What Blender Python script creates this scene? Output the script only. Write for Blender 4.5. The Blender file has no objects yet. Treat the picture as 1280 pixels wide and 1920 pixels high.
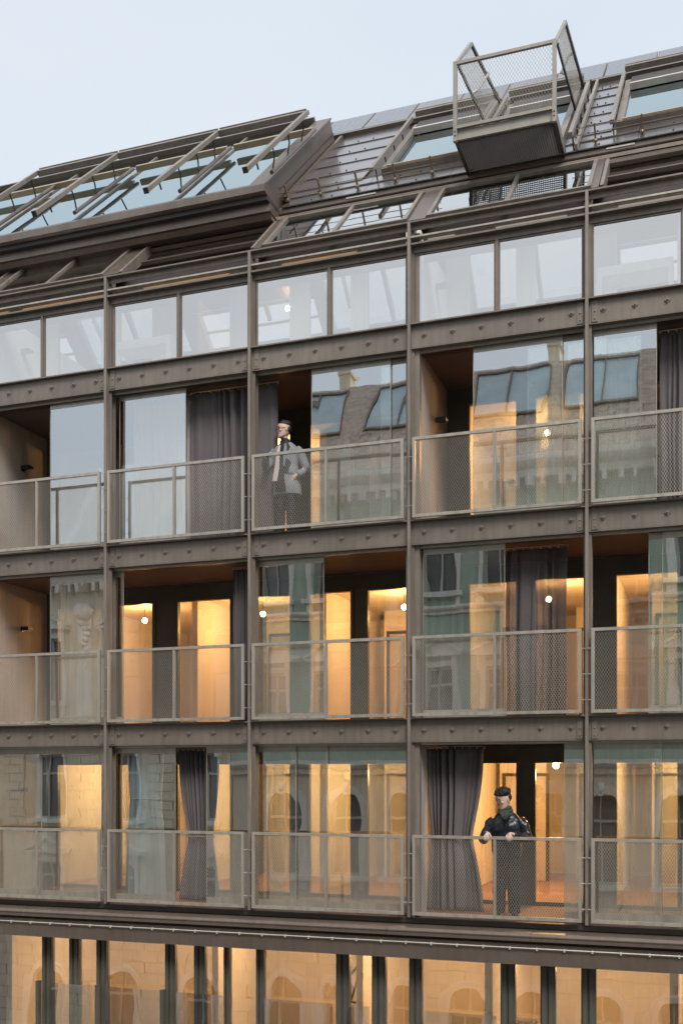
import bpy, math, random
from mathutils import Vector, Matrix
R = math.radians
random.seed(7)
sc = bpy.context.scene
col = sc.collection

# ------------------------------------------------------------------ camera
TH = R(19.25)
cam = bpy.data.cameras.new('camera')
camo = bpy.data.objects.new('camera', cam)
col.objects.link(camo)
camo.location = (0, -14.77, 9.4)
camo.rotation_euler = (R(90), 0, TH)
cam.sensor_width = 36.0
cam.lens = 1980 / 1920 * 36
cam.shift_y = (1458 - 960) / 1920
cam.clip_start = 0.05
cam.clip_end = 2000
sc.camera = camo

# ------------------------------------------------------------------ sky, sun, exposure
SUN_EL, SUN_AZ = 48, 145          # azimuth measured clockwise from +y
w = bpy.data.worlds.new('World')
sc.world = w
w.use_nodes = True
nt = w.node_tree
nt.nodes.clear()
wo = nt.nodes.new('ShaderNodeOutputWorld')
bg = nt.nodes.new('ShaderNodeBackground')
sky = nt.nodes.new('ShaderNodeTexSky')
sky.sky_type = 'NISHITA'
sky.sun_disc = False
sky.sun_elevation = R(SUN_EL)
sky.sun_rotation = R(SUN_AZ)
mixw = nt.nodes.new('ShaderNodeMixRGB')
mixw.inputs[0].default_value = 0.86
tcw = nt.nodes.new('ShaderNodeTexCoord')
nzw = nt.nodes.new('ShaderNodeTexNoise')
nzw.inputs['Scale'].default_value = 1.6
nzw.inputs['Detail'].default_value = 5
mpw = nt.nodes.new('ShaderNodeMapping')
mpw.inputs['Scale'].default_value = (1, 1, 2.6)
rmw = nt.nodes.new('ShaderNodeValToRGB')
rmw.color_ramp.elements[0].position = 0.3
rmw.color_ramp.elements[0].color = (0.70, 0.785, 0.88, 1)
rmw.color_ramp.elements[1].position = 0.72
rmw.color_ramp.elements[1].color = (0.83, 0.88, 0.925, 1)
vmw = nt.nodes.new('ShaderNodeVectorMath')
vmw.operation = 'SCALE'
vmw.inputs['Scale'].default_value = 7.4
nt.links.new(tcw.outputs['Generated'], mpw.inputs[0])
nt.links.new(mpw.outputs[0], nzw.inputs['Vector'])
nt.links.new(nzw.outputs['Fac'], rmw.inputs[0])
nt.links.new(rmw.outputs[0], vmw.inputs[0])
nt.links.new(sky.outputs[0], mixw.inputs[1])
nt.links.new(vmw.outputs[0], mixw.inputs[2])
nt.links.new(mixw.outputs[0], bg.inputs[0])
bg.inputs[1].default_value = 0.1
nt.links.new(bg.outputs[0], wo.inputs[0])

sl = bpy.data.lights.new('sun', 'SUN')
sl.energy = 2.0
sl.angle = R(22)
sl.color = (1.0, 0.96, 0.9)
so = bpy.data.objects.new('sun', sl)
col.objects.link(so)
sd = Vector((math.sin(R(SUN_AZ)) * math.cos(R(SUN_EL)), math.cos(R(SUN_AZ)) * math.cos(R(SUN_EL)), math.sin(R(SUN_EL))))
so.rotation_euler = sd.to_track_quat('Z', 'Y').to_euler()
so.location = (0, 0, 60)

sc.view_settings.view_transform = 'Standard'
sc.view_settings.look = 'None'
sc.view_settings.exposure = 0.55
sc.view_settings.gamma = 1
sc.view_settings.use_curve_mapping = False
cy = sc.cycles
cy.max_bounces = 10
cy.diffuse_bounces = 5
cy.glossy_bounces = 5
cy.transmission_bounces = 6
cy.transparent_max_bounces = 24
cy.sample_clamp_indirect = 4
cy.caustics_reflective = False
cy.caustics_refractive = False
cy.use_denoising = True
sc.render.film_transparent = False

# ------------------------------------------------------------------ materials
def new_mat(name):
    m = bpy.data.materials.new(name)
    m.use_nodes = True
    n = m.node_tree
    n.nodes.clear()
    return m, n, n.nodes.new('ShaderNodeOutputMaterial')

def mat(name, c, rough=0.6, metal=0.0, var=0.12, scale=3.0, bump=0.0, bscale=40, spec=0.5, streak=0.0, coat=0.0, sheen=0.0, stretch=(1, 1, 1)):
    m, n, out = new_mat(name)
    b = n.nodes.new('ShaderNodeBsdfPrincipled')
    b.inputs['Roughness'].default_value = rough
    b.inputs['Metallic'].default_value = metal
    b.inputs['Specular IOR Level'].default_value = spec
    b.inputs['Coat Weight'].default_value = coat
    b.inputs['Sheen Weight'].default_value = sheen
    tc = n.nodes.new('ShaderNodeTexCoord')
    mp = n.nodes.new('ShaderNodeMapping')
    mp.inputs['Scale'].default_value = stretch
    n.links.new(tc.outputs['Object'], mp.inputs[0])
    nz = n.nodes.new('ShaderNodeTexNoise')
    nz.inputs['Scale'].default_value = scale
    nz.inputs['Detail'].default_value = 6
    nz.inputs['Roughness'].default_value = 0.65
    n.links.new(mp.outputs[0], nz.inputs['Vector'])
    rp = n.nodes.new('ShaderNodeValToRGB')
    rp.color_ramp.elements[0].position = 0.32
    rp.color_ramp.elements[1].position = 0.7
    rp.color_ramp.elements[0].color = tuple(x * (1 - var) for x in c) + (1,)
    rp.color_ramp.elements[1].color = tuple(min(1, x * (1 + var)) for x in c) + (1,)
    n.links.new(nz.outputs['Fac'], rp.inputs[0])
    csrc = rp.outputs[0]
    if streak > 0:
        mp2 = n.nodes.new('ShaderNodeMapping')
        mp2.inputs['Scale'].default_value = (6, 6, 0.5)
        n.links.new(tc.outputs['Object'], mp2.inputs[0])
        nz2 = n.nodes.new('ShaderNodeTexNoise')
        nz2.inputs['Scale'].default_value = 2.0
        nz2.inputs['Detail'].default_value = 4
        n.links.new(mp2.outputs[0], nz2.inputs['Vector'])
        rp2 = n.nodes.new('ShaderNodeValToRGB')
        rp2.color_ramp.elements[0].position = 0.35
        rp2.color_ramp.elements[0].color = (1 - streak,) * 3 + (1,)
        rp2.color_ramp.elements[1].position = 0.6
        rp2.color_ramp.elements[1].color = (1, 1, 1, 1)
        n.links.new(nz2.outputs['Fac'], rp2.inputs[0])
        mx = n.nodes.new('ShaderNodeMixRGB')
        mx.blend_type = 'MULTIPLY'
        mx.inputs[0].default_value = 1
        n.links.new(csrc, mx.inputs[1])
        n.links.new(rp2.outputs[0], mx.inputs[2])
        csrc = mx.outputs[0]
    n.links.new(csrc, b.inputs['Base Color'])
    mr = n.nodes.new('ShaderNodeMapRange')
    mr.inputs['To Min'].default_value = max(0.02, rough - 0.08)
    mr.inputs['To Max'].default_value = min(1, rough + 0.08)
    n.links.new(nz.outputs['Fac'], mr.inputs[0])
    n.links.new(mr.outputs[0], b.inputs['Roughness'])
    if bump > 0:
        nb = n.nodes.new('ShaderNodeTexNoise')
        nb.inputs['Scale'].default_value = bscale
        nb.inputs['Detail'].default_value = 4
        n.links.new(mp.outputs[0], nb.inputs['Vector'])
        bp = n.nodes.new('ShaderNodeBump')
        bp.inputs['Strength'].default_value = bump
        bp.inputs['Distance'].default_value = 0.02
        n.links.new(nb.outputs['Fac'], bp.inputs['Height'])
        n.links.new(bp.outputs[0], b.inputs['Normal'])
    n.links.new(b.outputs[0], out.inputs[0])
    return m

def glass(name, tint=(0.86, 0.93, 0.9), refl=0.35, edge=0.9, wob=0.012, rcol=(0.95, 0.97, 0.96), milk=0.0, wscale=(0.9, 0.9, 0.25), facing=False):
    """Sheet glass: transmission with a coated, slightly wavy reflection."""
    m, n, out = new_mat(name)
    tr = n.nodes.new('ShaderNodeBsdfTransparent')
    tr.inputs[0].default_value = tint + (1,)
    gl = n.nodes.new('ShaderNodeBsdfGlossy')
    gl.inputs['Roughness'].default_value = 0.0
    gl.inputs['Color'].default_value = rcol + (1,)
    lw = n.nodes.new('ShaderNodeLayerWeight')
    lw.inputs['Blend'].default_value = 0.35
    mr = n.nodes.new('ShaderNodeMapRange')
    mr.inputs['To Min'].default_value = refl
    mr.inputs['To Max'].default_value = edge
    n.links.new(lw.outputs['Facing' if facing else 'Fresnel'], mr.inputs[0])
    if facing: lw.inputs['Blend'].default_value = 0.5
    tc = n.nodes.new('ShaderNodeTexCoord')
    mp = n.nodes.new('ShaderNodeMapping')
    mp.inputs['Scale'].default_value = wscale
    n.links.new(tc.outputs['Object'], mp.inputs[0])
    nz = n.nodes.new('ShaderNodeTexNoise')
    nz.inputs['Scale'].default_value = 2.2
    nz.inputs['Detail'].default_value = 1.5
    n.links.new(mp.outputs[0], nz.inputs['Vector'])
    bp = n.nodes.new('ShaderNodeBump')
    bp.inputs['Strength'].default_value = 1.0
    bp.inputs['Distance'].default_value = wob
    n.links.new(nz.outputs['Fac'], bp.inputs['Height'])
    n.links.new(bp.outputs[0], gl.inputs['Normal'])
    mx = n.nodes.new('ShaderNodeMixShader')
    n.links.new(mr.outputs[0], mx.inputs[0])
    n.links.new(tr.outputs[0], mx.inputs[1])
    n.links.new(gl.outputs[0], mx.inputs[2])
    last = mx
    if milk > 0:
        df = n.nodes.new('ShaderNodeBsdfDiffuse')
        df.inputs[0].default_value = (0.8, 0.8, 0.79, 1)
        m2 = n.nodes.new('ShaderNodeMixShader')
        m2.inputs[0].default_value = milk
        n.links.new(mx.outputs[0], m2.inputs[1])
        n.links.new(df.outputs[0], m2.inputs[2])
        last = m2
    # one reflecting, tinted face per sheet: the face a ray leaves by is clear
    ge = n.nodes.new('ShaderNodeNewGeometry')
    cl = n.nodes.new('ShaderNodeBsdfTransparent')
    mb_ = n.nodes.new('ShaderNodeMixShader')
    n.links.new(ge.outputs['Backfacing'], mb_.inputs[0])
    n.links.new(last.outputs[0], mb_.inputs[1])
    n.links.new(cl.outputs[0], mb_.inputs[2])
    n.links.new(mb_.outputs[0], out.inputs[0])
    return m

def emis(name, c, s):
    m, n, out = new_mat(name)
    e = n.nodes.new('ShaderNodeEmission')
    e.inputs[0].default_value = c + (1,)
    e.inputs[1].default_value = s
    n.links.new(e.outputs[0], out.inputs[0])
    return m

M = dict(
    beam=mat('bronze_steel_paint', (0.228, 0.188, 0.156), 0.45, 0.2, 0.14, 1.3, bump=0.08, bscale=24, streak=0.15),
    fin=mat('bronze_fin_paint', (0.285, 0.24, 0.203), 0.42, 0.2, 0.12, 2, streak=0.2),
    dark=mat('dark_bronze', (0.07, 0.056, 0.05), 0.45, 0.3, 0.15, 2),
    frame=mat('dark_window_frame', (0.115, 0.108, 0.09), 0.4, 0.1, 0.15, 2),
    rail=mat('champagne_aluminium', (0.49, 0.44, 0.375), 0.38, 0.4, 0.10, 3, streak=0.2),
    mesh=mat('champagne_wire', (0.60, 0.55, 0.47), 0.42, 0.3, 0.05, 3),
    alu=mat('light_aluminium', (0.52, 0.48, 0.43), 0.35, 0.5, 0.06, 3, streak=0.1),
    wall=mat('taupe_plaster', (0.43, 0.385, 0.34), 0.85, 0, 0.10, 1.2, bump=0.12, bscale=60, streak=0.1),
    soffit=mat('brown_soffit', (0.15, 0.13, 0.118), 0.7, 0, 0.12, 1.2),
    white=mat('interior_white', (0.84, 0.80, 0.74), 0.8, 0, 0.05, 1.0),
    parquet=mat('oak_parquet', (0.36, 0.19, 0.085), 0.4, 0, 0.25, 4, stretch=(1, 8, 1)),
    tile=mat('red_brown_decking', (0.25, 0.13, 0.085), 0.7, 0, 0.2, 5, stretch=(8, 1, 1)),
    door=mat('interior_door', (0.55, 0.50, 0.43), 0.5, 0, 0.05, 2),
    oak=mat('oak_blind_box', (0.45, 0.27, 0.12), 0.55, 0, 0.15, 3, stretch=(1, 6, 6)),
    roofp=mat('bronze_roof_sheet', (0.34, 0.31, 0.305), 0.2, 0.8, 0.12, 1.2, bump=0.015, bscale=3),
    roofs=mat('bronze_flashing', (0.21, 0.165, 0.135), 0.36, 0.5, 0.10, 1.5, bump=0.04, bscale=8, streak=0.1),
    cagem=mat('bronze_cage_paint', (0.36, 0.32, 0.27), 0.42, 0.3, 0.08, 3, streak=0.1),
    pv=mat('solar_cell_glass', (0.16, 0.165, 0.19), 0.22, 0.3, 0.1, 8, coat=0.4),
    pvline=mat('solar_grid_line', (0.45, 0.45, 0.47), 0.4, 0.5, 0.05, 2),
    wire=mat('brass_wire', (0.30, 0.22, 0.15), 0.4, 0.6, 0.1, 3),
    gold=mat('warm_metal_trim', (0.46, 0.36, 0.24), 0.4, 0.4, 0.1, 2),
    curtain=mat('taupe_curtain', (0.125, 0.105, 0.108), 0.8, 0, 0.12, 2, bump=0.1, bscale=120, sheen=0.3),
    curtainb=mat('blue_grey_curtain', (0.60, 0.67, 0.76), 0.8, 0, 0.1, 2, sheen=0.3),
    skin=mat('skin', (0.68, 0.46, 0.37), 0.5, 0, 0.06, 8),
    hair=mat('dark_hair', (0.02, 0.014, 0.012), 0.5, 0, 0.3, 30, bump=0.6, bscale=80),
    blazer=mat('grey_wool', (0.235, 0.24, 0.255), 0.85, 0, 0.14, 22, bump=0.2, bscale=150, sheen=0.2),
    black=mat('black_cloth', (0.014, 0.014, 0.017), 0.7, 0, 0.3, 5, bump=0.15, bscale=40),
    shirt=mat('pale_shirt', (0.62, 0.50, 0.47), 0.8, 0, 0.08, 8),
    leather=mat('black_leather', (0.016, 0.018, 0.024), 0.32, 0, 0.3, 6, bump=0.5, bscale=14),
    scarf=mat('green_scarf', (0.04, 0.058, 0.045), 0.9, 0, 0.35, 22, bump=0.5, bscale=60),
    shoe=mat('black_shoe', (0.012, 0.012, 0.014), 0.35),
    cream=mat('cream_render', (0.76, 0.67, 0.53), 0.9, 0, 0.10, 0.7, bump=0.2, bscale=20, streak=0.14),
    creamtrim=mat('pale_stucco_trim', (0.82, 0.78, 0.70), 0.85, 0, 0.10, 1.2, bump=0.15, bscale=20, streak=0.12),
    green=mat('sage_green_render', (0.44, 0.53, 0.43), 0.9, 0, 0.10, 0.8, bump=0.15, bscale=20, streak=0.1),
    oldwin=mat('old_window_frame', (0.5, 0.48, 0.44), 0.5),
    oldglass=mat('old_window_glass', (0.20, 0.20, 0.19), 0.12, 0, 0.2, 1),  # grey base lightened to stand in for what the panes reflect
    rglass=mat('sky_coloured_mansard_glass', (0.46, 0.53, 0.56), 0.12, 0, 0.15, 1),  # pale blue base stands in for the sky mirrored in these panes
    rooftile=mat('grey_brown_roof_tile', (0.50, 0.40, 0.32), 0.8, 0, 0.3, 6, bump=0.3, bscale=12),
    asphalt=mat('asphalt', (0.05, 0.05, 0.052), 0.9, 0, 0.2, 4, bump=0.3, bscale=80),
    paving=mat('paving_stone', (0.2, 0.19, 0.18), 0.9, 0, 0.15, 3, bump=0.2, bscale=40),
    lamp=mat('anthracite_lamp', (0.045, 0.042, 0.042), 0.4, 0.4),
    table=mat('pale_table', (0.80, 0.80, 0.78), 0.6),
    bulb=emis('warm_bulb', (1.0, 0.72, 0.42), 45),
    grate=mat('galvanised_grating', (0.10, 0.09, 0.085), 0.5, 0.5),
    led=mat('pale_wire', (0.68, 0.62, 0.56), 0.4, 0.3),
    gsl=glass('sliding_glass', (0.84, 0.92, 0.885), 0.52, 0.95, 0.0025),
    gwin=glass('window_glass', (0.93, 0.93, 0.9), 0.24, 0.9, 0.004),
    gtop=glass('coated_parapet_glass', (0.97, 0.96, 0.94), 0.60, 0.95, 0.002, rcol=(1.0, 0.955, 0.90)),
    groof=glass('rooflight_glass', (0.42, 0.52, 0.54), 0.2, 1.0, 0.002, facing=True, rcol=(0.68, 0.79, 0.82)),
    gsky=glass('terrace_skylight_glass', (0.86, 0.9, 0.9), 0.16, 1.0, 0.002, facing=True),
    glow=glass('base_window_glass', (0.93, 0.92, 0.88), 0.45, 0.95, 0.003),
    gmirr=glass('coated_terrace_glass', (0.80, 0.82, 0.82), 0.60, 0.95, 0.002),
)
def sheer_mat():
    m, n, out = new_mat('sheer_voile')
    tr = n.nodes.new('ShaderNodeBsdfTransparent')
    df = n.nodes.new('ShaderNodeBsdfDiffuse')
    df.inputs[0].default_value = (0.8, 0.8, 0.8, 1)
    tl = n.nodes.new('ShaderNodeBsdfTranslucent')
    tl.inputs[0].default_value = (0.8, 0.8, 0.8, 1)
    a = n.nodes.new('ShaderNodeMixShader')
    n.links.new(df.outputs[0], a.inputs[1])
    n.links.new(tl.outputs[0], a.inputs[2])
    b = n.nodes.new('ShaderNodeMixShader')
    b.inputs[0].default_value = 0.6
    n.links.new(tr.outputs[0], b.inputs[1])
    n.links.new(a.outputs[0], b.inputs[2])
    n.links.new(b.outputs[0], out.inputs[0])
    return m
M['sheer'] = sheer_mat()
def thin_cloth():
    m = mat('thin_taupe_curtain', (0.14, 0.118, 0.12), 0.8, 0, 0.12, 2, bump=0.1, bscale=120)
    n = m.node_tree
    out = [k for k in n.nodes if k.type == 'OUTPUT_MATERIAL'][0]
    b = [k for k in n.nodes if k.type == 'BSDF_PRINCIPLED'][0]
    tr = n.nodes.new('ShaderNodeBsdfTransparent')
    mx = n.nodes.new('ShaderNodeMixShader')
    mx.inputs[0].default_value = 0.62
    n.links.new(tr.outputs[0], mx.inputs[1]); n.links.new(b.outputs[0], mx.inputs[2]); n.links.new(mx.outputs[0], out.inputs[0])
    return m
M['thin'] = thin_cloth()

# ------------------------------------------------------------------ mesh helpers
class MB:
    """Collects simple solids; build() links them as one mesh object."""
    def __init__(s, tf=None):
        s.v = []; s.f = []; s.tf = tf
    def add(s, vs, fs):
        o = len(s.v)
        s.v += [tuple(s.tf(*p)) if s.tf else tuple(p) for p in vs]
        s.f += [tuple(i + o for i in f) for f in fs]
        return s
    def box(s, x0, x1, y0, y1, z0, z1):
        if x0 > x1: x0, x1 = x1, x0
        if y0 > y1: y0, y1 = y1, y0
        if z0 > z1: z0, z1 = z1, z0
        return s.add([(x0, y0, z0), (x1, y0, z0), (x1, y1, z0), (x0, y1, z0), (x0, y0, z1), (x1, y0, z1), (x1, y1, z1), (x0, y1, z1)],
                     [(0, 3, 2, 1), (4, 5, 6, 7), (0, 1, 5, 4), (1, 2, 6, 5), (2, 3, 7, 6), (3, 0, 4, 7)])
    def bar(s, p, q, w, h=None, up=(0, 0, 1)):
        h = h or w
        p = Vector(p); q = Vector(q); d = (q - p).normalized()
        u = Vector(up)
        if abs(d.dot(u)) > 0.99: u = Vector((0, 1, 0))
        a = d.cross(u).normalized() * (w / 2); b = a.cross(d).normalized() * (h / 2)
        vs = [p - a - b, p + a - b, p + a + b, p - a + b, q - a - b, q + a - b, q + a + b, q - a + b]
        return s.add([tuple(x) for x in vs], [(0, 3, 2, 1), (4, 5, 6, 7), (0, 1, 5, 4), (1, 2, 6, 5), (2, 3, 7, 6), (3, 0, 4, 7)])
    def tube(s, pts, r, n=8, cap=True):
        pts = [Vector(p) for p in pts]
        vs = []
        for i, p in enumerate(pts):
            d = (pts[min(i + 1, len(pts) - 1)] - pts[max(i - 1, 0)]).normalized()
            u = Vector((0, 0, 1)) if abs(d.z) < 0.9 else Vector((1, 0, 0))
            a = d.cross(u).normalized(); b = a.cross(d).normalized()
            rr = r[i] if isinstance(r, (list, tuple)) else r
            for k in range(n):
                t = 2 * math.pi * k / n
                vs.append(tuple(p + a * (rr * math.cos(t)) + b * (rr * math.sin(t))))
        fs = []
        for i in range(len(pts) - 1):
            for k in range(n):
                fs.append((i * n + k, i * n + (k + 1) % n, (i + 1) * n + (k + 1) % n, (i + 1) * n + k))
        if cap:
            fs.append(tuple(range(n - 1, -1, -1)))
            fs.append(tuple((len(pts) - 1) * n + k for k in range(n)))
        return s.add(vs, fs)
    def ball(s, c, rx, ry=None, rz=None, n=12, m=8):
        ry = ry or rx; rz = rz or rx
        vs = [(c[0], c[1], c[2] - rz)]
        for i in range(1, m):
            ph = math.pi * i / m - math.pi / 2
            for k in range(n):
                t = 2 * math.pi * k / n
                vs.append((c[0] + rx * math.cos(ph) * math.cos(t), c[1] + ry * math.cos(ph) * math.sin(t), c[2] + rz * math.sin(ph)))
        vs.append((c[0], c[1], c[2] + rz))
        fs = [(0, 1 + (k + 1) % n, 1 + k) for k in range(n)]
        for i in range(m - 2):
            for k in range(n):
                a = 1 + i * n; b = a + n
                fs.append((a + k, a + (k + 1) % n, b + (k + 1) % n, b + k))
        L = len(vs) - 1; a = 1 + (m - 2) * n
        fs += [(L, a + k, a + (k + 1) % n) for k in range(n)]
        return s.add(vs, fs)
    def prof(s, x0, x1, pts):
        """closed profile in (y, z), run along x"""
        n = len(pts)
        vs = [(x0, y, z) for y, z in pts] + [(x1, y, z) for y, z in pts]
        fs = [(i, (i + 1) % n, n + (i + 1) % n, n + i) for i in range(n)]
        fs += [tuple(range(n - 1, -1, -1)), tuple(range(n, 2 * n))]
        return s.add(vs, fs)
    def mesh(s, name):
        me = bpy.data.meshes.new(name)
        me.from_pydata(s.v, [], s.f)
        me.validate()
        import bmesh
        b = bmesh.new(); b.from_mesh(me)
        bmesh.ops.recalc_face_normals(b, faces=b.faces)
        b.to_mesh(me); b.free()
        return me
    def build(s, name, m, parent=None, smooth=False):
        me = s.mesh(name)
        return link(name, me, m, parent, smooth)

def link(name, me, m=None, parent=None, smooth=False):
    if m is not None and not me.materials:
        me.materials.append(M[m] if isinstance(m, str) else m)
    if smooth:
        for p in me.polygons: p.use_smooth = True
    o = bpy.data.objects.new(name, me)
    col.objects.link(o)
    o.parent = parent
    return o

def empty(name, loc=(0, 0, 0), rz=0, parent=None):
    o = bpy.data.objects.new(name, None)
    col.objects.link(o)
    o.empty_display_size = 0.2
    o.location = loc
    o.rotation_euler = (0, 0, rz)
    o.parent = parent
    return o

def tag(o, label=None, cat=None, group=None, kind=None):
    if label: o['label'] = label
    if cat: o['category'] = cat
    if group: o['group'] = group
    if kind: o['kind'] = kind
    return o

KIDS = {}
def copy_tree(o, parent=None):
    c = o.copy()
    col.objects.link(c)
    c.parent = parent
    for ch in list(KIDS.get(o.name, ())):
        copy_tree(ch, c)
    return c

def hold(root):
    """remember the children of a finished prototype so that it can be copied"""
    def walk(o):
        ks = [c for c in col.objects if c.parent == o]
        KIDS[o.name] = ks
        for k in ks: walk(k)
    walk(root)
    return root

def diamond(mb, x0, x1, z0, z1, y, pxx=0.036, pzz=0.060, wdt=0.0028, dep=0.003, point=None):
    """expanded metal: two families of slanted strands clipped to a rectangle.
    point(a, b, off) maps panel coordinates to space."""
    pt = point or (lambda a, b, off: (a, y + off, b))
    W, Hh = x1 - x0, z1 - z0
    sl = pzz / pxx
    ln = math.hypot(pxx, pzz)
    hx = wdt / 2 * pzz / ln; hz = wdt / 2 * pxx / ln
    run = Hh / sl
    n = int((W + run) / pxx) + 1
    for sgn in (1, -1):
        for i in range(n + 1):
            a0 = i * pxx - run
            a1 = a0 + run
            b0, b1 = 0, Hh
            if a0 < 0: b0 = -a0 * sl; a0 = 0
            if a1 > W: b1 = Hh - (a1 - W) * sl; a1 = W
            if b1 - b0 < 0.01: continue
            if sgn < 0: b0, b1 = Hh - b0, Hh - b1
            off = 0.002 * sgn
            A = (x0 + a0, z0 + b0); B = (x0 + a1, z0 + b1)
            vs = [pt(A[0] - hx, A[1] + hz * sgn, off - dep / 2), pt(A[0] + hx, A[1] - hz * sgn, off - dep / 2),
                  pt(B[0] + hx, B[1] - hz * sgn, off - dep / 2), pt(B[0] - hx, B[1] + hz * sgn, off - dep / 2),
                  pt(A[0], A[1], off + dep / 2), pt(B[0], B[1], off + dep / 2)]
            mb.add(vs, [(0, 1, 2, 3), (1, 4, 5, 2), (4, 0, 3, 5)])
    return mb

# ------------------------------------------------------------------ levels and bays
COLX = [-1.595 + 2.512 * k for k in range(-6, 3)]        # -16.67 ... 3.43
F1, F2, F3, F4, F5 = 4.1, 7.405, 10.26, 13.115, 15.955
TOP = 17.42
XL, XR = COLX[0], COLX[-1]
B = empty('apartment_building', (0, 0, 0))
tag(B, 'modern bronze steel and glass apartment building with mesh railed balconies and metal roof', 'building')

# ------------------------------------------------------------------ ground
def ground():
    g = MB().box(-300, 300, -300, 300, -0.2, 0.0).build('ground', 'paving'); tag(g, kind='structure')
    r = MB().box(-300, 300, -12.6, -3.0, 0.0, 0.004).build('road', 'asphalt'); tag(r, kind='structure')
    p = MB().box(-300, 300, -2.98, -0.4, 0.004, 0.13).build('pavement', 'paving'); tag(p, kind='structure')
    p = MB().box(-300, 300, -15.3, -12.62, 0.004, 0.13).build('pavement', 'paving'); tag(p, kind='structure')
ground()

# ------------------------------------------------------------------ steel grid
def grid():
    for x in COLX:
        # outer fin and the flanged post behind it, storey by storey
        MB().box(x - .021, x + .021, -.075, .03, F2 - .02, TOP).build('column_fin', 'fin', B)
        c = MB()
        c.box(x - .055, x + .055, .032, .048, F2 - .3, TOP - .02)
        c.box(x - .012, x + .012, .048, .145, F2 - .3, TOP - .02)
        c.box(x - .055, x + .055, .146, .16, F2 - .3, TOP - .02)
        c.build('column', 'beam', B)
    plate_me = None
    for F in (F3, F4, F5):
        for i in range(len(COLX) - 1):
            x0, x1 = COLX[i] + .023, COLX[i + 1] - .023
            b = MB()
            b.box(x0, x1, .0, .012, F - .335, F - .022)
            b.box(x0, x1, -.07, .10, F - .02, F)
            b.box(x0, x1, .0, .10, F - .35, F - .337)
            bo = b.build('beam', 'beam', B)
            if x1 < -13 or x0 > 1: continue
            # gussets with bolts
            for gx in ((x0 + .035, x0 + .115), (x1 - .115, x1 - .035)):
                if abs(COLX[i] + 4.107) < .05 and gx[0] < x0 + .1: continue
                if abs(COLX[i + 1] + 4.107) < .05 and gx[0] > x0 + .2: continue
                g = MB().box(gx[0], gx[1], -.011, -.0005, F - .325, F - .03)
                cx = (gx[0] + gx[1]) / 2
                for zz in (F - .28, F - .18, F - .075):
                    g.ball((cx, -.013, zz), .013, .01, .013, 8, 6)
                g.build('gusset_plate', 'beam', bo)
            for k in range(6):
                bx = x0 + .19 + (x1 - x0 - .38) * k / 5
                if plate_me is None:
                    q = MB()
                    s_ = .040
                    q.add([(0, -.014, -s_), (s_, -.014, 0), (0, -.014, s_), (-s_, -.014, 0), (0, 0, -s_), (s_, 0, 0), (0, 0, s_), (-s_, 0, 0)],
                          [(0, 1, 2, 3), (4, 7, 6, 5), (0, 4, 5, 1), (1, 5, 6, 2), (2, 6, 7, 3), (3, 7, 4, 0)])
                    q.tube([(0, -.014, 0), (0, -.032, 0)], .016, 6)
                    q.tube([(0, -.032, 0), (0, -.042, 0)], .009, 6)
                    plate_me = q.mesh('bolt_plate')
                o = link('bolt_plate', plate_me, 'beam', bo)
                o.location = (bx, -.0004, F - .17 + random.uniform(-.003, .003))
    # head tracks under each beam
    for F in (F3, F4, F5):
        MB().box(XL, XR, .105, .135, F - .385, F - .345).build('head_track', 'alu', B)
        MB().box(XL, XR, .137, .30, F - .375, F - .35).build('track_channel', 'dark', B)
    # frieze fins above the top storey
    for i in range(len(COLX) - 1):
        x0, x1 = COLX[i] + .023, COLX[i + 1] - .023
        f = MB()
        f.box(x0, x1, -.075, .02, TOP - .022, TOP)
        f.box(x0, x1, -.0, .02, TOP - .10, TOP - .023)
        f.build('parapet_rail', 'beam', B)
        MB().box(x0, x1, -.05, .05, 17.19, 17.215).build('parapet_rail', 'rail', B)
        MB().box(x0, x1, -.06, .09, 17.085, 17.11).build('parapet_rail', 'beam', B)
        MB().box(x0, x1, .03, .09, 17.0, 17.083).build('window_head', 'beam', B)
    MB().box(XL, XR, .32, .36, 17.0, 17.5).build('parapet_backing', 'dark', B)
    for a, b_ in ((-10.9, -9.3), (-8.6, -7.1), (-6.2, -5.0), (-11.9, -11.2)):
        MB().box(a, b_, .22, .315, 17.06, 17.3).build('blind_box', 'oak', B)
    for a, b_ in ((-3.9, -3.5), (-2.9, -1.9), (-1.2, -.2)):
        MB().box(a, b_, .22, .315, 17.06, 17.28).build('blind_box', 'wall', B)
grid()

# ------------------------------------------------------------------ railings
def railings():
    Wd = 2.512 - .13
    proto = None
    for F in (F2, F3, F4):
        for i in range(len(COLX) - 1):
            x0 = COLX[i] + .065
            if x0 + Wd < -12.6 or x0 > .5: continue
            if proto is None:
                fr = MB()
                fr.box(0, Wd, -.125, -.085, .02, .064)
                fr.box(0, Wd, -.125, -.085, 1.130, 1.172)
                fr.box(0, .043, -.125, -.085, .0642, 1.1298)
                fr.box(Wd - .043, Wd, -.125, -.085, .0642, 1.1298)
                o = fr.build('railing', 'rail', B)
                MB().box(Wd / 2 - .02, Wd / 2 + .02, -.124, -.086, .0642, 1.1298).build('post', 'rail', o)
                for a, b_ in ((.043, Wd / 2 - .02), (Wd / 2 + .02, Wd - .043)):
                    me = diamond(MB(), a, b_, .064, 1.13, -.105).build('wire_mesh', 'mesh', o)
                for xx in (-.02, Wd + .02):
                    for zz in (.2, .55, .9):
                        MB().tube([(xx - .028, -.1, zz), (xx + .028, -.1, zz)], .007, 6).build('fixing_pin', 'alu', o)
                hold(o)
                proto = o
            else:
                o = copy_tree(proto, B)
            o.location = (x0, 0, F)
railings()

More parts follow.
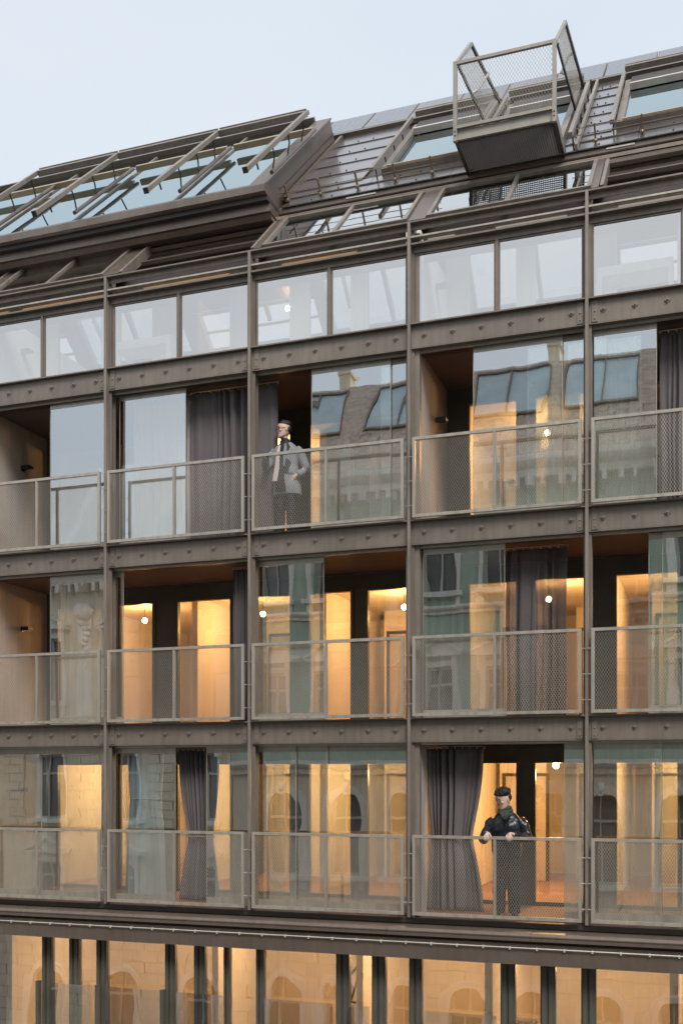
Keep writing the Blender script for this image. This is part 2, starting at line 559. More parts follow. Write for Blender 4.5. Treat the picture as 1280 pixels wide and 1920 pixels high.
# ------------------------------------------------------------------ cores: slabs, party walls, rooms
PARTY = [-11.64, -4.107, 3.43]
def openings(F):
    a = [(-11.32, -10.30), (-10.03, -9.27), (-8.86, -7.76), (-7.36, -6.65), (-6.40, -5.57), (-5.37, -4.42)]
    b = [(-3.67, -2.83), (-2.63, -1.73), (-1.40, -.42), (-.1, .9), (1.2, 2.2)]
    c = [(-15.9, -14.9), (-14.4, -13.4), (-13.1, -12.1)]
    return a + b + c

BY = 1.8
def shell():
    for F in (F2, F3, F4, F5):
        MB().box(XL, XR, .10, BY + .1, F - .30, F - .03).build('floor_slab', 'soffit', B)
        d = MB()
        if F != F5:
            n = 12
            for k in range(n):
                y0 = .14 + k * .138
                MB().box(XL, XR, y0, y0 + .13, F - .028, F - .003).build('deck_board', 'tile', B)
        MB().box(XL, XR, BY + .1, 7.5, F - .30, F - .005).build('room_floor', 'parquet', B)
    # dark soffit plates over each balcony
    for F in (F3, F4, F5):
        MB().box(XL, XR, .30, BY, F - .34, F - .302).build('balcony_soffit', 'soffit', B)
        MB().box(XL, XR, BY + .12, 7.5, F - .36, F - .302).build('room_ceiling', 'white', B)
    for x in PARTY:
        MB().box(x - .11, x + .115, .17, BY, F2, F5 - .34).build('party_wall', 'wall', B)
        MB().box(x - .11, x + .115, .17, BY, F5, 17.4).build('party_wall', 'white', B)
        MB().box(x + .02, x + .125, .06, .168, F2, TOP - .12).build('wall_end_panel', 'fin', B)
        MB().box(x - .10, x + .10, BY, 7.5, F2, F5 + 2.3).build('room_partition', 'white', B)
    # glazed rear wall of the balconies
    for F in (F2, F3, F4, F5):
        ops = sorted(openings(F))
        zt = F + 2.27
        H2 = F + (2.5 if F != F5 else 2.35)
        last = XL
        wallm = 'frame' if F != F5 else 'gold'
        for (a, b_) in ops:
            if a - last > .001:
                fr = MB().box(last, a, BY, BY + .12, F, zt).build('wall_panel', 'frame' if F != F5 else 'door', B)
            last = b_
            fm = MB()
            fm.box(a - .0, a + .05, BY - .03, BY + .06, F + .06, zt - .05)
            fm.box(b_ - .05, b_, BY - .03, BY + .06, F + .06, zt - .05)
            fm.box(a, b_, BY - .03, BY + .06, zt - .048, zt)
            fm.box(a, b_, BY - .03, BY + .06, F - .0, F + .058)
            w_ = fm.build('window', 'frame' if F != F5 else 'door', B)
            MB().box(a + .051, b_ - .051, BY + .01, BY + .03, F + .06, zt - .05).build('pane', 'gwin' if F != F5 else 'gmirr', w_)
        MB().box(last, XR, BY, BY + .12, F, zt).build('wall_panel', 'frame', B)
        MB().box(XL, XR, BY, BY + .12, zt + .001, H2).build('lintel_panel', 'frame' if F != F5 else 'wall', B)
    # rooms
    for F in (F2, F3, F4, F5):
        MB().box(XL, XR, 7.5, 7.65, F, F + 2.6).build('room_back_wall', 'white', B)
        H = 2.5
        for x in (-9.06, -6.52, -1.52, 1.05, -14.0):
            MB().box(x - .06, x + .06, 2.9, 7.5, F, F + H - .0).build('room_partition', 'white', B)
        for x0, x1, y in ((-10.6, -9.6, 6.2), (-8.6, -7.4, 5.2), (-6.2, -5.0, 5.6), (-3.9, -3.0, 5.8), (-2.5, -1.5, 6.4), (-1.0, -.2, 5.0)):
            MB().box(x0, x1, y, y + .12, F, F + H).build('room_partition', 'white', B)
            dx0 = x0 + .12
            d_ = MB().box(dx0, dx0 + .78, y - .03, y - .002, F + .01, F + 2.02).build('interior_door', 'door', B)
            fr = MB()
            fr.box(dx0 - .06, dx0, y - .045, y - .001, F, F + 2.08)
            fr.box(dx0 + .78, dx0 + .84, y - .045, y - .001, F, F + 2.08)
            fr.box(dx0, dx0 + .78, y - .045, y - .001, F + 2.02, F + 2.08)
            fr.build('door_frame', 'dark', d_)
            MB().tube([(dx0 + .68, y - .03, F + 1.0), (dx0 + .68, y - .08, F + 1.0), (dx0 + .57, y - .08, F + 1.0)], .009, 6).build('door_handle', 'alu', d_)
shell()

# ------------------------------------------------------------------ top storey parapet windows
def top_storey():
    for i in range(len(COLX) - 1):
        x0, x1 = COLX[i] + .06, COLX[i + 1] - .06
        xm = (x0 + x1) / 2
        if x1 < -13 or x0 > 1: continue
        for a, b_ in ((x0, xm - .02), (xm + .02, x1)):
            f = MB()
            f.box(a, a + .022, .05, .095, F5 + .003, 16.998)
            f.box(b_ - .022, b_, .05, .095, F5 + .003, 16.998)
            f.box(a + .0222, b_ - .0222, .05, .095, F5 + .003, F5 + .022)
            f.box(a + .0222, b_ - .0222, .05, .095, 16.975, 16.998)
            o = f.build('parapet_window', 'beam', B)
            MB().box(a + .022, b_ - .022, .066, .078, F5 + .022, 16.975).build('glass_pane', 'gtop', o)
        MB().box(xm - .0198, xm + .0198, .03, .10, F5 + .002, 17.0).build('mullion', 'beam', B)
    for a, b_ in ((-16.6, XR),):
        MB().box(a, b_, .14, BY, F5 - .029, F5 - .001).build('terrace_floor', 'white', B)
top_storey()

# ------------------------------------------------------------------ sliding glass sheets
def slide(F, x0, x1, tr, top='alu', bot='rail'):
    y = .175 + tr * .04
    a = MB().box(x0, x1, y, y + .022, F + 2.385, F + 2.475).build('sliding_glass_sheet', top, B)
    MB().box(x0, x1, y + .005, y + .017, F + .125, F + 2.384).build('glass', 'gsl', a)
    MB().box(x0, x1, y, y + .022, F + .01, F + .124).build('bottom_rail', bot, a)
    for xx in (x0, x1 - .008):
        MB().box(xx, xx + .008, y - .001, y + .004, F + .125, F + 2.384).build('edge_seal', 'alu', a)
for F, lst in (
    (F4, ((-10.33, -9.17, 0), (-9.04, -7.84, 1), (-5.70, -4.45, 0), (-4.62, -4.2, 1), (-3.22, -1.95, 0), (-2.45, -1.35, 1), (-1.58, -.69, 0), (-1.9, -.9, 2), (-14.0, -12.9, 0))),
    (F3, ((-10.33, -8.94, 0), (-6.72, -5.50, 0), (-3.96, -2.76, 0), (-.62, .5, 0), (-.8, -.1, 1))),
    (F2, ((-11.5, -10.42, 1), (-10.50, -9.18, 0), (-9.10, -8.0, 0), (-7.46, -6.66, 0), (-6.70, -5.95, 0), (-6.05, -5.45, 1), (-5.50, -4.22, 2), (-1.93, -.62, 0), (-.72, .6, 2)))):
    for x0, x1, tr in lst:
        slide(F, x0, x1, tr)

# ------------------------------------------------------------------ base storey
def base():
    p = MB().box(XL, XR, -.02, .1, F2 - .10, F2 - .03).build('edge_beam', 'dark', B)
    MB().box(XL, XR, .02, .12, F2 - .28, F2 - .101).build('edge_beam', 'dark', B)
    # gutter ledge in lengths
    x = XL
    while x < XR:
        x2 = min(x + 2.05, XR)
        g = MB()
        g.prof(x + .002, x2 - .002, [(-.30, 7.155), (-.335, 7.165), (-.335, 7.235), (-.30, 7.27), (.0, 7.285), (.0, 7.155)])
        g.build('gutter_ledge', 'roofs', B)
        MB().box(x + .001, x2 - .001, -.345, -.336, 7.222, 7.236).build('ledge_lip', 'roofs', B)
        x = x2
    MB().box(XL, XR, -.22, .0, 7.12, 7.15).build('shadow_gap', 'dark', B)  # dark strip stands in for the shadow under the ledge
    for a, b_ in ((XL, -10.9), (-10.897, -4.82), (-4.817, XR)):
        MB().box(a, b_, -.27, -.02, 6.83, 7.118).build('fascia_panel', 'dark' if False else 'roofs', B)
    # wire with clips along the fascia
    MB().tube([(XL, -.30, 7.065), (XR, -.30, 7.065)], .009, 6).build('fascia_wire', 'led', B)
    cl = None
    k = 0
    x = XL
    while x < 1:
        x += .37
        if cl is None:
            cl = MB().box(-.012, .012, -.305, -.271, -.028, .012).mesh('wire_clip')
        o = link('wire_clip', cl, 'led', B); o.location = (x, 0, 7.065)
    # glazing of the base storey
    zt = 6.83
    pans = [(-12.9, -12.72), (-11.7, -11.5), (-10.43, -10.25), (-9.91, -9.73), (-9.40, -9.21), (-8.15, -7.97), (-7.64, -7.45), (-7.12, -7.03), (-6.58, -6.45),
            (-5.28, -5.07), (-4.72, -4.51), (-4.15, -3.96), (-2.81, -2.60), (-2.25, -2.04), (-1.69, -1.49), (-.2, 0.0), (.4, .6), (.95, 1.15)]
    for a, b_ in pans:
        f = MB()
        wd = (b_ - a)
        f.box(a, b_, .10, .20, F1, zt)
        f.box(a + wd * .12, a + wd * .42, .06, .0998, F1, zt - .002)
        f.box(a + wd * .58, a + wd * .88, .075, .0998, F1, zt - .002)
        f.build('mullion', 'frame', B)
    for (a, b_), (c, d) in zip(pans[:-1], pans[1:]):
        o = MB().box(b_ + .001, c - .001, .11, .18, zt - .055, zt - .001).build('base_window', 'frame', B)
        MB().box(b_ + .001, c - .001, .13, .15, F1 + .1, zt - .056).build('glass_pane', 'glow', o)
    # glass guards and dark brackets
    for a, b_ in ((-10.2, -9.42), (-9.2, -8.16), (-7.9, -7.1), (-6.4, -5.3), (-5.05, -4.73), (-3.9, -2.85), (-2.58, -2.28)):
        MB().box(a, b_, .0, .012, F1 + .1, 6.04).build('guard_glass', 'glow', B)
    for x in (-10.47, -9.35, -8.17):
        MB().box(x, x + .06, -.03, .05, F1 + .2, 6.06).build('guard_bracket', 'frame', B)
    MB().box(XL, XR, .2, 6.0, F1 - .2, F1).build('room_floor', 'parquet', B)
    MB().box(XL, XR, .2, 6.0, 6.84, 6.95).build('room_ceiling', 'white', B)
    MB().box(XL, XR, 5.0, 5.15, F1, 6.84).build('room_back_wall', 'white', B)
    for x in (-14, -11.9, -8.3, -5.6, -3.2, -.5, 2):
        MB().box(x - .06, x + .06, 2.2 if x in (-5.6, -8.3) else 1.2, 5.0, F1, 6.84).build('room_partition', 'white', B)
    MB().box(XL, XR, -.05, .3, 0, F1 - .0).build('base_wall', 'beam', B)
    # stair handrail seen through the glass
    st = MB()
    st.bar((-6.1, 2.6, 5.75), (-5.75, 2.6, 6.15), .04)
    st.bar((-5.9, 2.6, 5.5), (-5.72, 2.6, 6.05), .03)
    st.bar((-5.9, 2.6, 5.5), (-5.7, 2.6, 5.5), .03)
    st.build('handrail', 'lamp', B)
base()

# ------------------------------------------------------------------ roof
K = 0.93
AL = math.atan(K)
CA, SA = math.cos(AL), math.sin(AL)
def rtf(base):
    return lambda x, t, n: (x, t * CA - n * SA, base + t * SA + n * CA)
LO, UP = rtf(17.38), rtf(17.6)
def lower_roof():
    # solid cheeks between skylights
    spans = [(-9.31, -11.6, 's'), (-6.54, -9.0, 'o'), (-4.18, -6.54, 's'), (-1.52, -3.9, 's'), (1.0, -1.5, 'o'), (-11.7, -14, 'o')]
    solid = [(-11.75, -11.55), (-9.28, -9.02), (-6.62, -6.52), (-4.18, -3.92), (-1.56, -1.46), (3.0, 3.43), (.95, 1.05), (-16.67, -14)]
    for a, b_ in solid:
        MB(LO).box(a, b_, .20, 1.75, -.12, .03).build('roof_panel', 'roofs', B)
    def skylight(a, b_, open_=False, m2=True):
        t0, t1 = .22, 1.58
        f = MB(LO)
        fw = .055
        f.box(a, a + fw, t0, t1, -.06, .06)
        f.box(b_ - fw, b_, t0, t1, -.06, .06)
        f.box(a + fw, b_ - fw, t1 - fw, t1, -.06, .058)
        f.box(a + fw, b_ - fw, t0, t0 + fw, -.06, .058)
        o = f.build('skylight', 'fin', B)
        xm = (a + b_) / 2
        MB(LO).box(xm - .03, xm + .03, t0 + fw, t1 - fw, -.06, .055).build('glazing_bar', 'fin', o)
        for p, q in ((a + fw, xm - .031), (xm + .031, b_ - fw)):
            MB(LO).box(p, q, t0 + fw, t1 - fw, .01, .03).build('pane', 'gsky', o)
    skylight(-11.52, -9.30)
    skylight(-6.50, -4.20)
    skylight(-3.90, -1.56)
    # slid-open bays: dark well with guide rails
    for a, b_ in ((-9.0, -6.63), (-1.44, .94), (-14, -11.76)):
        r = MB(LO)
        r.box(a, b_, 1.42, 1.52, -.06, .0)
        r.box(a, b_, .95, 1.01, -.12, -.06)
        r.box(a, b_, .62, .66, -.16, -.12)
        r.build('open_skylight_rail', 'roofs', B)
        MB(LO).box(a, b_, 1.05, 1.40, -.16, -.12).build('stacked_shade', 'dark', B)
        MB(LO).box(a, a + .05, .2, 1.5, -.1, .05).build('guide_rail', 'fin', B)
        MB(LO).box(b_ - .05, b_, .2, 1.5, -.1, .05).build('guide_rail', 'fin', B)
    # stepped flashing and gutter between the two slopes
    def prof(name, pts, m, x0=XL, x1=XR, step=3.1):
        x = x0
        while x < x1 - .01:
            x2 = min(x + step, x1)
            MB().prof(x + .0015, x2 - .0015, pts).build(name, m, B)
            x = x2
    prof('flashing', [(1.12, 18.43), (1.19, 18.50), (1.3, 18.50), (1.3, 18.3), (1.12, 18.3)], 'roofs')
    prof('flashing', [(1.17, 18.505), (1.18, 18.565), (1.3, 18.57), (1.3, 18.505)], 'roofs')
    prof('gutter', [(1.22, 18.605), (1.205, 18.62), (1.205, 18.70), (1.225, 18.725), (1.28, 18.74), (1.45, 18.74), (1.45, 18.605)], 'roofs')
    MB().box(XL, XR, 1.26, 1.4, 18.57, 18.605).build('shadow_gap', 'frame', B)
    for x, w_ in ((-10.75, .42), (-5.5, .5), (-1.45, .4)):
        MB().box(x, x + w_, 1.192, 1.204, 18.65, 18.675).build('gutter_label_strip', 'led', B)
lower_roof()

def upper_roof():
    MB().prof(XL, XR, [(5.1, 22.36), (10.0, 17.75), (10.0, 17.45), (5.1, 22.05)]).build('rear_roof', 'roofs', B)
    MB().box(XL, XR, 9.7, 9.95, 0, 17.45).build('rear_wall', 'wall', B)
    MB().box(XL, XR, 1.32, BY + .129, 18.31, 18.36).build('attic_soffit', 'dark', B)
    MB().box(XL, XR, BY + .13, 9.69, 18.31, 18.4).build('attic_floor', 'dark', B)
    for x in (XL, XR):
        MB().prof(x - .1, x + .1, [(.0, 0), (9.95, 0), (9.95, 17.4), (5.1, 22.0), (.3, 17.4), (.0, 17.3)]).build('gable_wall', 'wall', B)
    MB(UP).box(XL, XR, 1.64, 7.45, -.25, -.03).build('roof_deck', 'dark', B)
    # ridge and solar panels
    MB(UP).box(XL, XR, 6.02, 6.14, -.03, .07).build('ridge_trim', 'roofs', B)
    pvm = None
    x = -16.2
    while x < 3.2:
        o = MB(UP).box(x + .008, x + .892, 6.16, 7.40, .03, .065).build('solar_panel', 'roofs', B)
        c = MB(UP)
        c.box(x + .025, x + .875, 6.18, 7.385, .0652, .067)
        c.build('cell_sheet', 'pv', o)
        l = MB(UP)
        for k in range(1, 6):
            l.box(x + .025 + k * .1417 - .0015, x + .025 + k * .1417 + .0015, 6.18, 7.385, .0672, .0685)
        for k in range(1, 8):
            l.box(x + .025, x + .875, 6.18 + k * .1506 - .0015, 6.18 + k * .1506 + .0015, .0686, .0695)
        l.build('cell_grid', 'pvline', o)
        x += .9
    # shingle plates: courses of overlapping sheets
    plates = {}
    def course(x0, x1, t0, t1, h=.62, w=99, m='roofp'):
        t = t0
        while t < t1 - .02:
            t2 = min(t + h, t1)
            x = x0
            while x < x1 - .02:
                x2 = min(x + w, x1)
                q = MB()
                q.add([(x + .003, t, -.0), (x2 - .003, t, .0), (x2 - .003, t2, -.02), (x + .003, t2, -.02), (x + .003, t, .016), (x2 - .003, t, .016), (x2 - .003, t2 + .02, .0), (x + .003, t2 + .02, .0)],
                      [(0, 3, 2, 1), (4, 5, 6, 7), (0, 1, 5, 4), (1, 2, 6, 5), (2, 3, 7, 6), (3, 0, 4, 7)])
                q2 = MB(UP); q2.add(q.v, q.f)
                o = q2.build('roof_sheet', m, B)
                if x2 - x > .5:
                    for xx in (x + (x2 - x) * .35, x + (x2 - x) * .6):
                        MB(UP).tube([(xx, t + .12, .012), (xx, t + .12, .026)], .013, 6).build('sheet_fixing', 'dark', o)
                x = x2
            t = t2
    course(-6.6, -5.42, 2.42, 6.0, .70)
    course(-6.6, XR, 1.6, 2.42, .43, 1.4)
    course(-1.97, -1.42, 2.42, 6.0, .60)
    course(-5.42, -5.2, 5.98, 6.02, .1)
    # roof windows with raised shade guides
    def roofwin(a, b_, t0, t1, tg0, tg1, ln=True, rn=True):
        f = MB(UP)
        f.box(a, a + .10, t0, t1, -.02, .10)
        f.box(b_ - .10, b_, t0, t1, -.02, .10)
        f.box(a + .10, b_ - .10, t0, t0 + .08, -.02, .10)
        f.box(a + .10, b_ - .10, t1 - .08, t1, -.02, .10)
        o = f.build('roof_window', 'fin', B)
        MB(UP).box(a + .10, b_ - .10, t0 + .08, t1 - .08, .02, .045).build('pane', 'groof', o)
        MB(UP).box(a + .1, b_ - .1, t0 + .02, t0 + .075, .101, .13).build('lower_trim', 'gold', o)
        MB(UP).box(a + .1, b_ - .1, t1 - .62, t1 - .55, .06, .16).build('shade_bar', 'led', o)
        MB(UP).box(a + .1, b_ - .1, t1 - .54, t1 - .02, .11, .14).build('rolled_shade', 'dark', o)
        MB(UP).box(a - .03, b_ + .03, t1 + .30, t1 + .42, .16, .25).build('shade_cassette', 'fin', o)
        MB(UP).box(a - .03, b_ + .03, t1 + .421, t1 + .44, .15, .26).build('cassette_edge', 'gold', o)
        for x in ((a - .02,) if ln else ()) + ((b_ + .02,) if rn else ()):
            g = MB(UP)
            g.box(x - .03, x + .03, tg0, tg1, .19, .25)
            g.build('shade_guide', 'fin', o)
            for k in range(5):
                t = tg0 + .25 + k * (tg1 - tg0 - .4) / 4
                MB(UP).tube([(x, t, .0), (x, t, .19)], .012, 6).build('guide_bracket', 'dark', o)
    roofwin(-5.08, -3.62, 2.45, 5.3, 1.95, 5.2)
    roofwin(-3.36, -2.12, 2.1, 5.3, 1.9, 5.2, True, False)
    roofwin(-1.36, .3, 2.45, 5.3, 1.95, 5.2)
    roofwin(.6, 2.2, 2.45, 5.3, 1.95, 5.2)
    # snow guard wires
    sp = None
    for a, b_, posts in ((-6.68, -4.05, (-6.55, -5.98, -5.35, -4.72, -4.12)), (-2.0, 1.0, (-1.62, -.95, -.28))):
        s = MB(UP)
        for n_ in (.06, .15, .24):
            s.tube([(a, 1.86, n_), (b_, 1.86, n_)], .006, 5)
        so_ = s.build('snow_guard', 'wire', B)
        for x in posts:
            p = MB(UP)
            p.box(x - .012, x + .012, 1.84, 1.88, .0, .27)
            p.box(x - .03, x + .03, 1.80, 1.92, .03, .05)
            p.ball((x, 1.84, .045), .03, .03, .03, 8, 6)
            p.build('guard_post', 'wire', so_)
    x = -16
upper_roof()

# big raised rooflight on the left with external shade frame
def dormer():
    xr = -6.67
    t0, t1, nn = 1.38, 5.45, .43
    # cheek
    c = MB(UP)
    c.box(xr - .05, xr, t0 + .02, t1, -.05, nn)
    c.build('rooflight_cheek', 'roofs', B)
    MB(UP).box(xr - .30, xr + .02, t0, t1 + .02, nn + .001, nn + .03).build('cheek_cap', 'roofs', B)
    MB(UP).box(xr + .001, xr + .012, t0 + .06, t1, .2, .212).build('cheek_seam', 'dark', B)
    MB(UP).box(xr + .03, xr + .09, 1.9, 5.75, -.0, .09).build('verge_strip', 'roofs', B)
    # front fascia: three overlapping bands
    y = [(0.68, 18.84), (0.76, 18.62)]
    x = XL
    while x < xr - .01:
        x2 = min(x + 3.35, xr + .02)
        MB().prof(x + .0015, x2 - .0015, [(.66, 18.86), (.60, 18.80), (.60, 18.69), (.66, 18.67), (1.2, 18.67), (1.2, 19.0)]).build('fascia_sheet', 'roofs', B)
        MB().prof(x + .0015, x2 - .0015, [(.70, 18.668), (.70, 18.60), (1.2, 18.60), (1.2, 18.668)]).build('fascia_sheet', 'dark', B)
        MB().prof(x + .0015, x2 - .0015, [(.80, 18.598), (.80, 18.47), (1.2, 18.47), (1.2, 18.598)]).build('fascia_sheet', 'roofs', B)
        x = x2
    MB().prof(XL, xr, [(.86, 18.468), (.92, 18.40), (1.07, 18.39), (1.2, 18.468)]).build('fascia_sheet', 'roofs', B)
    # glazed slope
    bars = [-15.8, -14.0, -12.1, -10.28, -8.35, -6.97]
    for a, b_ in zip(bars[:-1], bars[1:]):
        g = MB(UP)
        g.box(a, a + .05, t0 + .05, t1 - .1, nn - .05, nn + .03)
        o = g.build('rooflight', 'fin', B)
        MB(UP).box(a + .05, b_, t0 + .05, t1 - .7, nn - .02, nn + .005).build('pane', 'groof', o)
        MB(UP).box(a + .05, b_, t1 - .7, t1 - .05, nn - .02, nn + .01).build('upper_panel', 'groof', o)
    MB(UP).box(XL, xr - .3, t1 - .02, t1 + .06, -.2, nn + .10).build('rooflight_head', 'roofs', B)
    MB(UP).box(XL, xr - .3, t0 - .0, t0 + .05, nn - .06, nn + .02).build('rooflight_sill', 'roofs', B)
    # shade cassettes and rollers
    xs = [-13.6, -11.8, -10.1, -8.1, -6.45]
    for x in xs[1:]:
        g = MB(UP)
        g.box(x - .035, x + .035, .08, 3.52, .90, .965)
        o = g.build('shade_arm', 'fin', B)
        MB(UP).box(x - .04, x + .04, .06, .078, .89, .975).build('end_cap', 'dark', o)
        xb = x - .1
        if x > -7: xb = x - .12
        MB(UP).tube([(xb, t0 + .08, .56), (xb, 4.1, .56)], .034, 8).build('roller_tube', 'roofs', o)
        for k in range(4):
            t = .6 + k * .85
            MB(UP).tube([(x, t, .90), (x - .02, t + .03, .76), (xb, t + .12, .60)] if t > 1.3 else [(x, t, .90), (x, t, .80)], .014, 6).build('arm_bracket', 'dark', o)
    for a, b_ in zip(xs[1:-1], xs[2:]):
        MB(UP).box(a + .036, b_ - .036, 3.40, 3.52, .87, .97).build('shade_rail', 'fin', B)
        MB(UP).box(a + .02, b_ - .02, 3.53, 3.57, .86, .985).build('shade_rail_cap', 'fin', B)
        MB(UP).box(a - .02, b_ - .16, 4.05, 4.14, .50, .60).build('shade_cassette', 'gold', B)
    MB(UP).box(xs[0], xs[1], 4.05, 4.14, .50, .60).build('shade_cassette', 'gold', B)
dormer()

# roof platform (cage)
def cage():
    xl, xr, yf, yb = -3.53, -2.05, .30, 1.5
    zb, zm, zt = 18.68, 18.82, 19.80
    root = MB()
    root.box(xl, xr, yf, yf + .04, zb, zm)
    root.box(xl, xl + .04, yf + .04, yb, zb, zm)
    root.box(xr - .04, xr, yf + .04, yb, zb, zm)
    root.box(xl + .04, xr - .04, yb - .04, yb, zb, zm - .02)
    o = root.build('roof_platform', 'cagem', B)
    o['label'] = 'cantilevered mesh cage platform projecting from the roof'
    for x in (xl, xr - .055):
        MB().box(x, x + .055, yf - .056, yf - .001, zb - .04, zt).build('front_post', 'cagem', o)
    MB().box(xl + .056, xr - .056, yf - .05, yf - .005, zt - .045, zt).build('top_rail', 'cagem', o)
    MB().box(xl + .056, xr - .056, yf - .05, yf - .005, zm + .002, zm + .045).build('lower_rail', 'cagem', o)
    diamond(MB(), xl + .056, xr - .056, zm + .045, zt - .045, yf - .028, .045, .075, .0045, .003).build('wire_mesh', 'cagem', o)
    for x in (xl + .03, xr - .03):
        for zz in (zb + .04, zb + .10):
            MB().ball((x, yf - .06, zz), .012, .01, .012, 8, 6).build('bolt', 'dark', o)
    # grating
    g = MB()
    n = 42
    for k in range(n + 1):
        x = xl + .045 + (xr - xl - .09) * k / n
        g.box(x - .002, x + .002, yf + .041, yb - .041, zb + .015, zb + .045)
    for k in range(35):
        y = yf + .05 + (yb - yf - .1) * k / 34
        g.box(xl + .041, xr - .041, y - .002, y + .002, zb + .018, zb + .042)
    gr = g.build('grating', 'grate', o)
    # side panels
    for x in (xl + .02, xr - .02):
        A = (x, yf, zt - .02); A2 = (x, 1.38, 20.80)
        B1 = (x, .52, 19.90); B1e = (x, 2.62, 20.22)
        B2e = (x, 3.95, 21.36)
        s = MB()
        s.bar(A, A2, .045, .05)
        s.build('side_top_rail', 'cagem', o)
        MB().bar(B1, B1e, .03, .045).build('side_stay', 'lamp', o)
        MB().bar(A2, B2e, .04, .05).build('side_stay', 'lamp', o)
        # mesh infill as a parallelogram
        o3 = Vector(B1); e1 = Vector(A2) - o3; e2 = Vector(B1e) - o3
        l1, l2 = e1.length, e2.length
        def pt(a, b_, off, o3=o3, e1=e1, e2=e2, l1=l1, l2=l2, x=x):
            q = o3 + e1 * (b_ / l1) + e2 * (a / l2)
            return (x + off, q.y, q.z)
        diamond(MB(), .03, l2 - .03, .02, l1 - .02, 0, .05, .08, .005, .004, pt).build('wire_mesh', 'cagem', o)
        m1 = Vector(B1).lerp(Vector(B1e), .42); m2 = Vector(A2).lerp(Vector(B2e), .42)
        inn = .07 if x < -3 else -.07
        MB().tube([tuple(m1), (m1.x + inn, m1.y + .05, m1.z + .06), (m2.x + inn, m2.y - .05, m2.z - .06), tuple(m2)], .022, 8).build('grab_handle', 'alu', o)
        MB().bar((x, yf + .05, zb + .05), (x, 1.75, zb + .02), .03, .12).build('side_stringer', 'dark', o)
        # raised roof guide
        gd = MB(UP)
        gx = x + (.0 if x < -3 else .12)
        gd.box(gx - .03, gx + .03, 1.6, 4.9, .20, .27)
        gd.box(gx + .05, gx + .09, 1.6, 5.9, .02, .10)
        gd.build('roof_guide', 'cagem', o)
        for k in range(6):
            t = 1.9 + k * .7
            MB(UP).tube([(gx, t, 0), (gx, t, .2)], .014, 6).build('guide_foot', 'dark', o)
cage()

# ------------------------------------------------------------------ buildings across the street (seen mirrored in the glass)
YF = -15.65
def arch_ring(mb, cx, z0, w_, h, t, y0, y1, n=14):
    """round-headed surround: outer width w_+2t, springing at z0+h"""
    r = w_ / 2
    mb.box(cx - r - t, cx - r, y0, y1, z0, z0 + h)
    mb.box(cx + r, cx + r + t, y0, y1, z0, z0 + h)
    for k in range(n):
        a0, a1 = math.pi * k / n, math.pi * (k + 1) / n
        P = []
        for a, rr in ((a0, r), (a1, r), (a1, r + t), (a0, r + t)):
            P.append((cx + rr * math.cos(a), z0 + h + rr * math.sin(a)))
        vs = [(p[0], y0, p[1]) for p in P] + [(p[0], y1, p[1]) for p in P]
        mb.add(vs, [(0, 1, 2, 3), (4, 7, 6, 5), (0, 4, 5, 1), (1, 5, 6, 2), (2, 6, 7, 3), (3, 7, 4, 0)])
def opp_window(par, cx, z0, z1, w_, trim='creamtrim', ped=None, arch=False, sill=True, keystone=False):
    y = YF
    r = w_ / 2
    s = MB()
    if arch:
        arch_ring(s, cx, z0, w_, z1 - z0 - r, .16, y - .0, y + .10)
        arch_ring(s, cx, z0, w_ + .32, z1 - z0 - r, .07, y - .0, y + .05)
    else:
        s.box(cx - r - .15, cx - r, y, y + .09, z0, z1)
        s.box(cx + r, cx + r + .15, y, y + .09, z0, z1)
        s.box(cx - r - .15, cx + r + .15, y, y + .09, z1, z1 + .16)
    if sill:
        s.box(cx - r - .28, cx + r + .28, y, y + .22, z0 - .14, z0 - .0)
        s.box(cx - r - .18, cx - r - .02, y, y + .14, z0 - .42, z0 - .141)
        s.box(cx + r + .02, cx + r + .18, y, y + .14, z0 - .42, z0 - .141)
    wobj = s.build('window', trim, par)
    if ped == 'tri' or ped == 'box':
        zz = z1 + .18
        p = MB()
        p.box(cx - r - .16, cx - r + .02, y, y + .16, z1 - .12, zz + .12)
        p.box(cx + r - .02, cx + r + .16, y, y + .16, z1 - .12, zz + .12)
        p.box(cx - r - .32, cx + r + .32, y, y + .28, zz + .12, zz + .2)
        if ped == 'tri':
            wv = r + .34
            p.add([(cx - wv, y, zz + .2), (cx + wv, y, zz + .2), (cx, y, zz + .62), (cx - wv, y + .12, zz + .2), (cx + wv, y + .12, zz + .2), (cx, y + .12, zz + .62)],
                  [(0, 1, 2), (3, 5, 4), (0, 3, 4, 1), (1, 4, 5, 2), (2, 5, 3, 0)])
            p.bar((cx - wv - .02, y + .15, zz + .22), (cx, y + .15, zz + .66), .3, .08)
            p.bar((cx + wv + .02, y + .15, zz + .22), (cx, y + .15, zz + .66), .3, .08)
        p.build('pediment', trim, wobj)
    if keystone:
        k = MB().box(cx - .11, cx + .11, y, y + .18, z1 - .06, z1 + .34)
        k.ball((cx, y + .16, z1 + .16), .12, .09, .16, 10, 8)
        k.build('keystone', trim, wobj)
    f = MB()
    yy = y - .18
    f.box(cx - r, cx - r + .07, yy - .02, yy + .05, z0, z1)
    f.box(cx + r - .07, cx + r, yy - .02, yy + .05, z0, z1)
    f.box(cx - .035, cx + .035, yy - .02, yy + .05, z0, z1)
    f.box(cx - r + .07, cx + r - .07, yy - .02, yy + .045, z0 + (z1 - z0) * .68, z0 + (z1 - z0) * .68 + .08)
    f.box(cx - r + .07, cx + r - .07, yy - .02, yy + .045, z0, z0 + .08)
    f.box(cx - r + .07, cx + r - .07, yy - .02, yy + .045, z1 - .08, z1)
    f.build('sash', 'oldwin', wobj)
    MB().box(cx - r, cx + r, yy - .05, yy - .03, z0, z1).build('pane', 'oldglass', wobj)

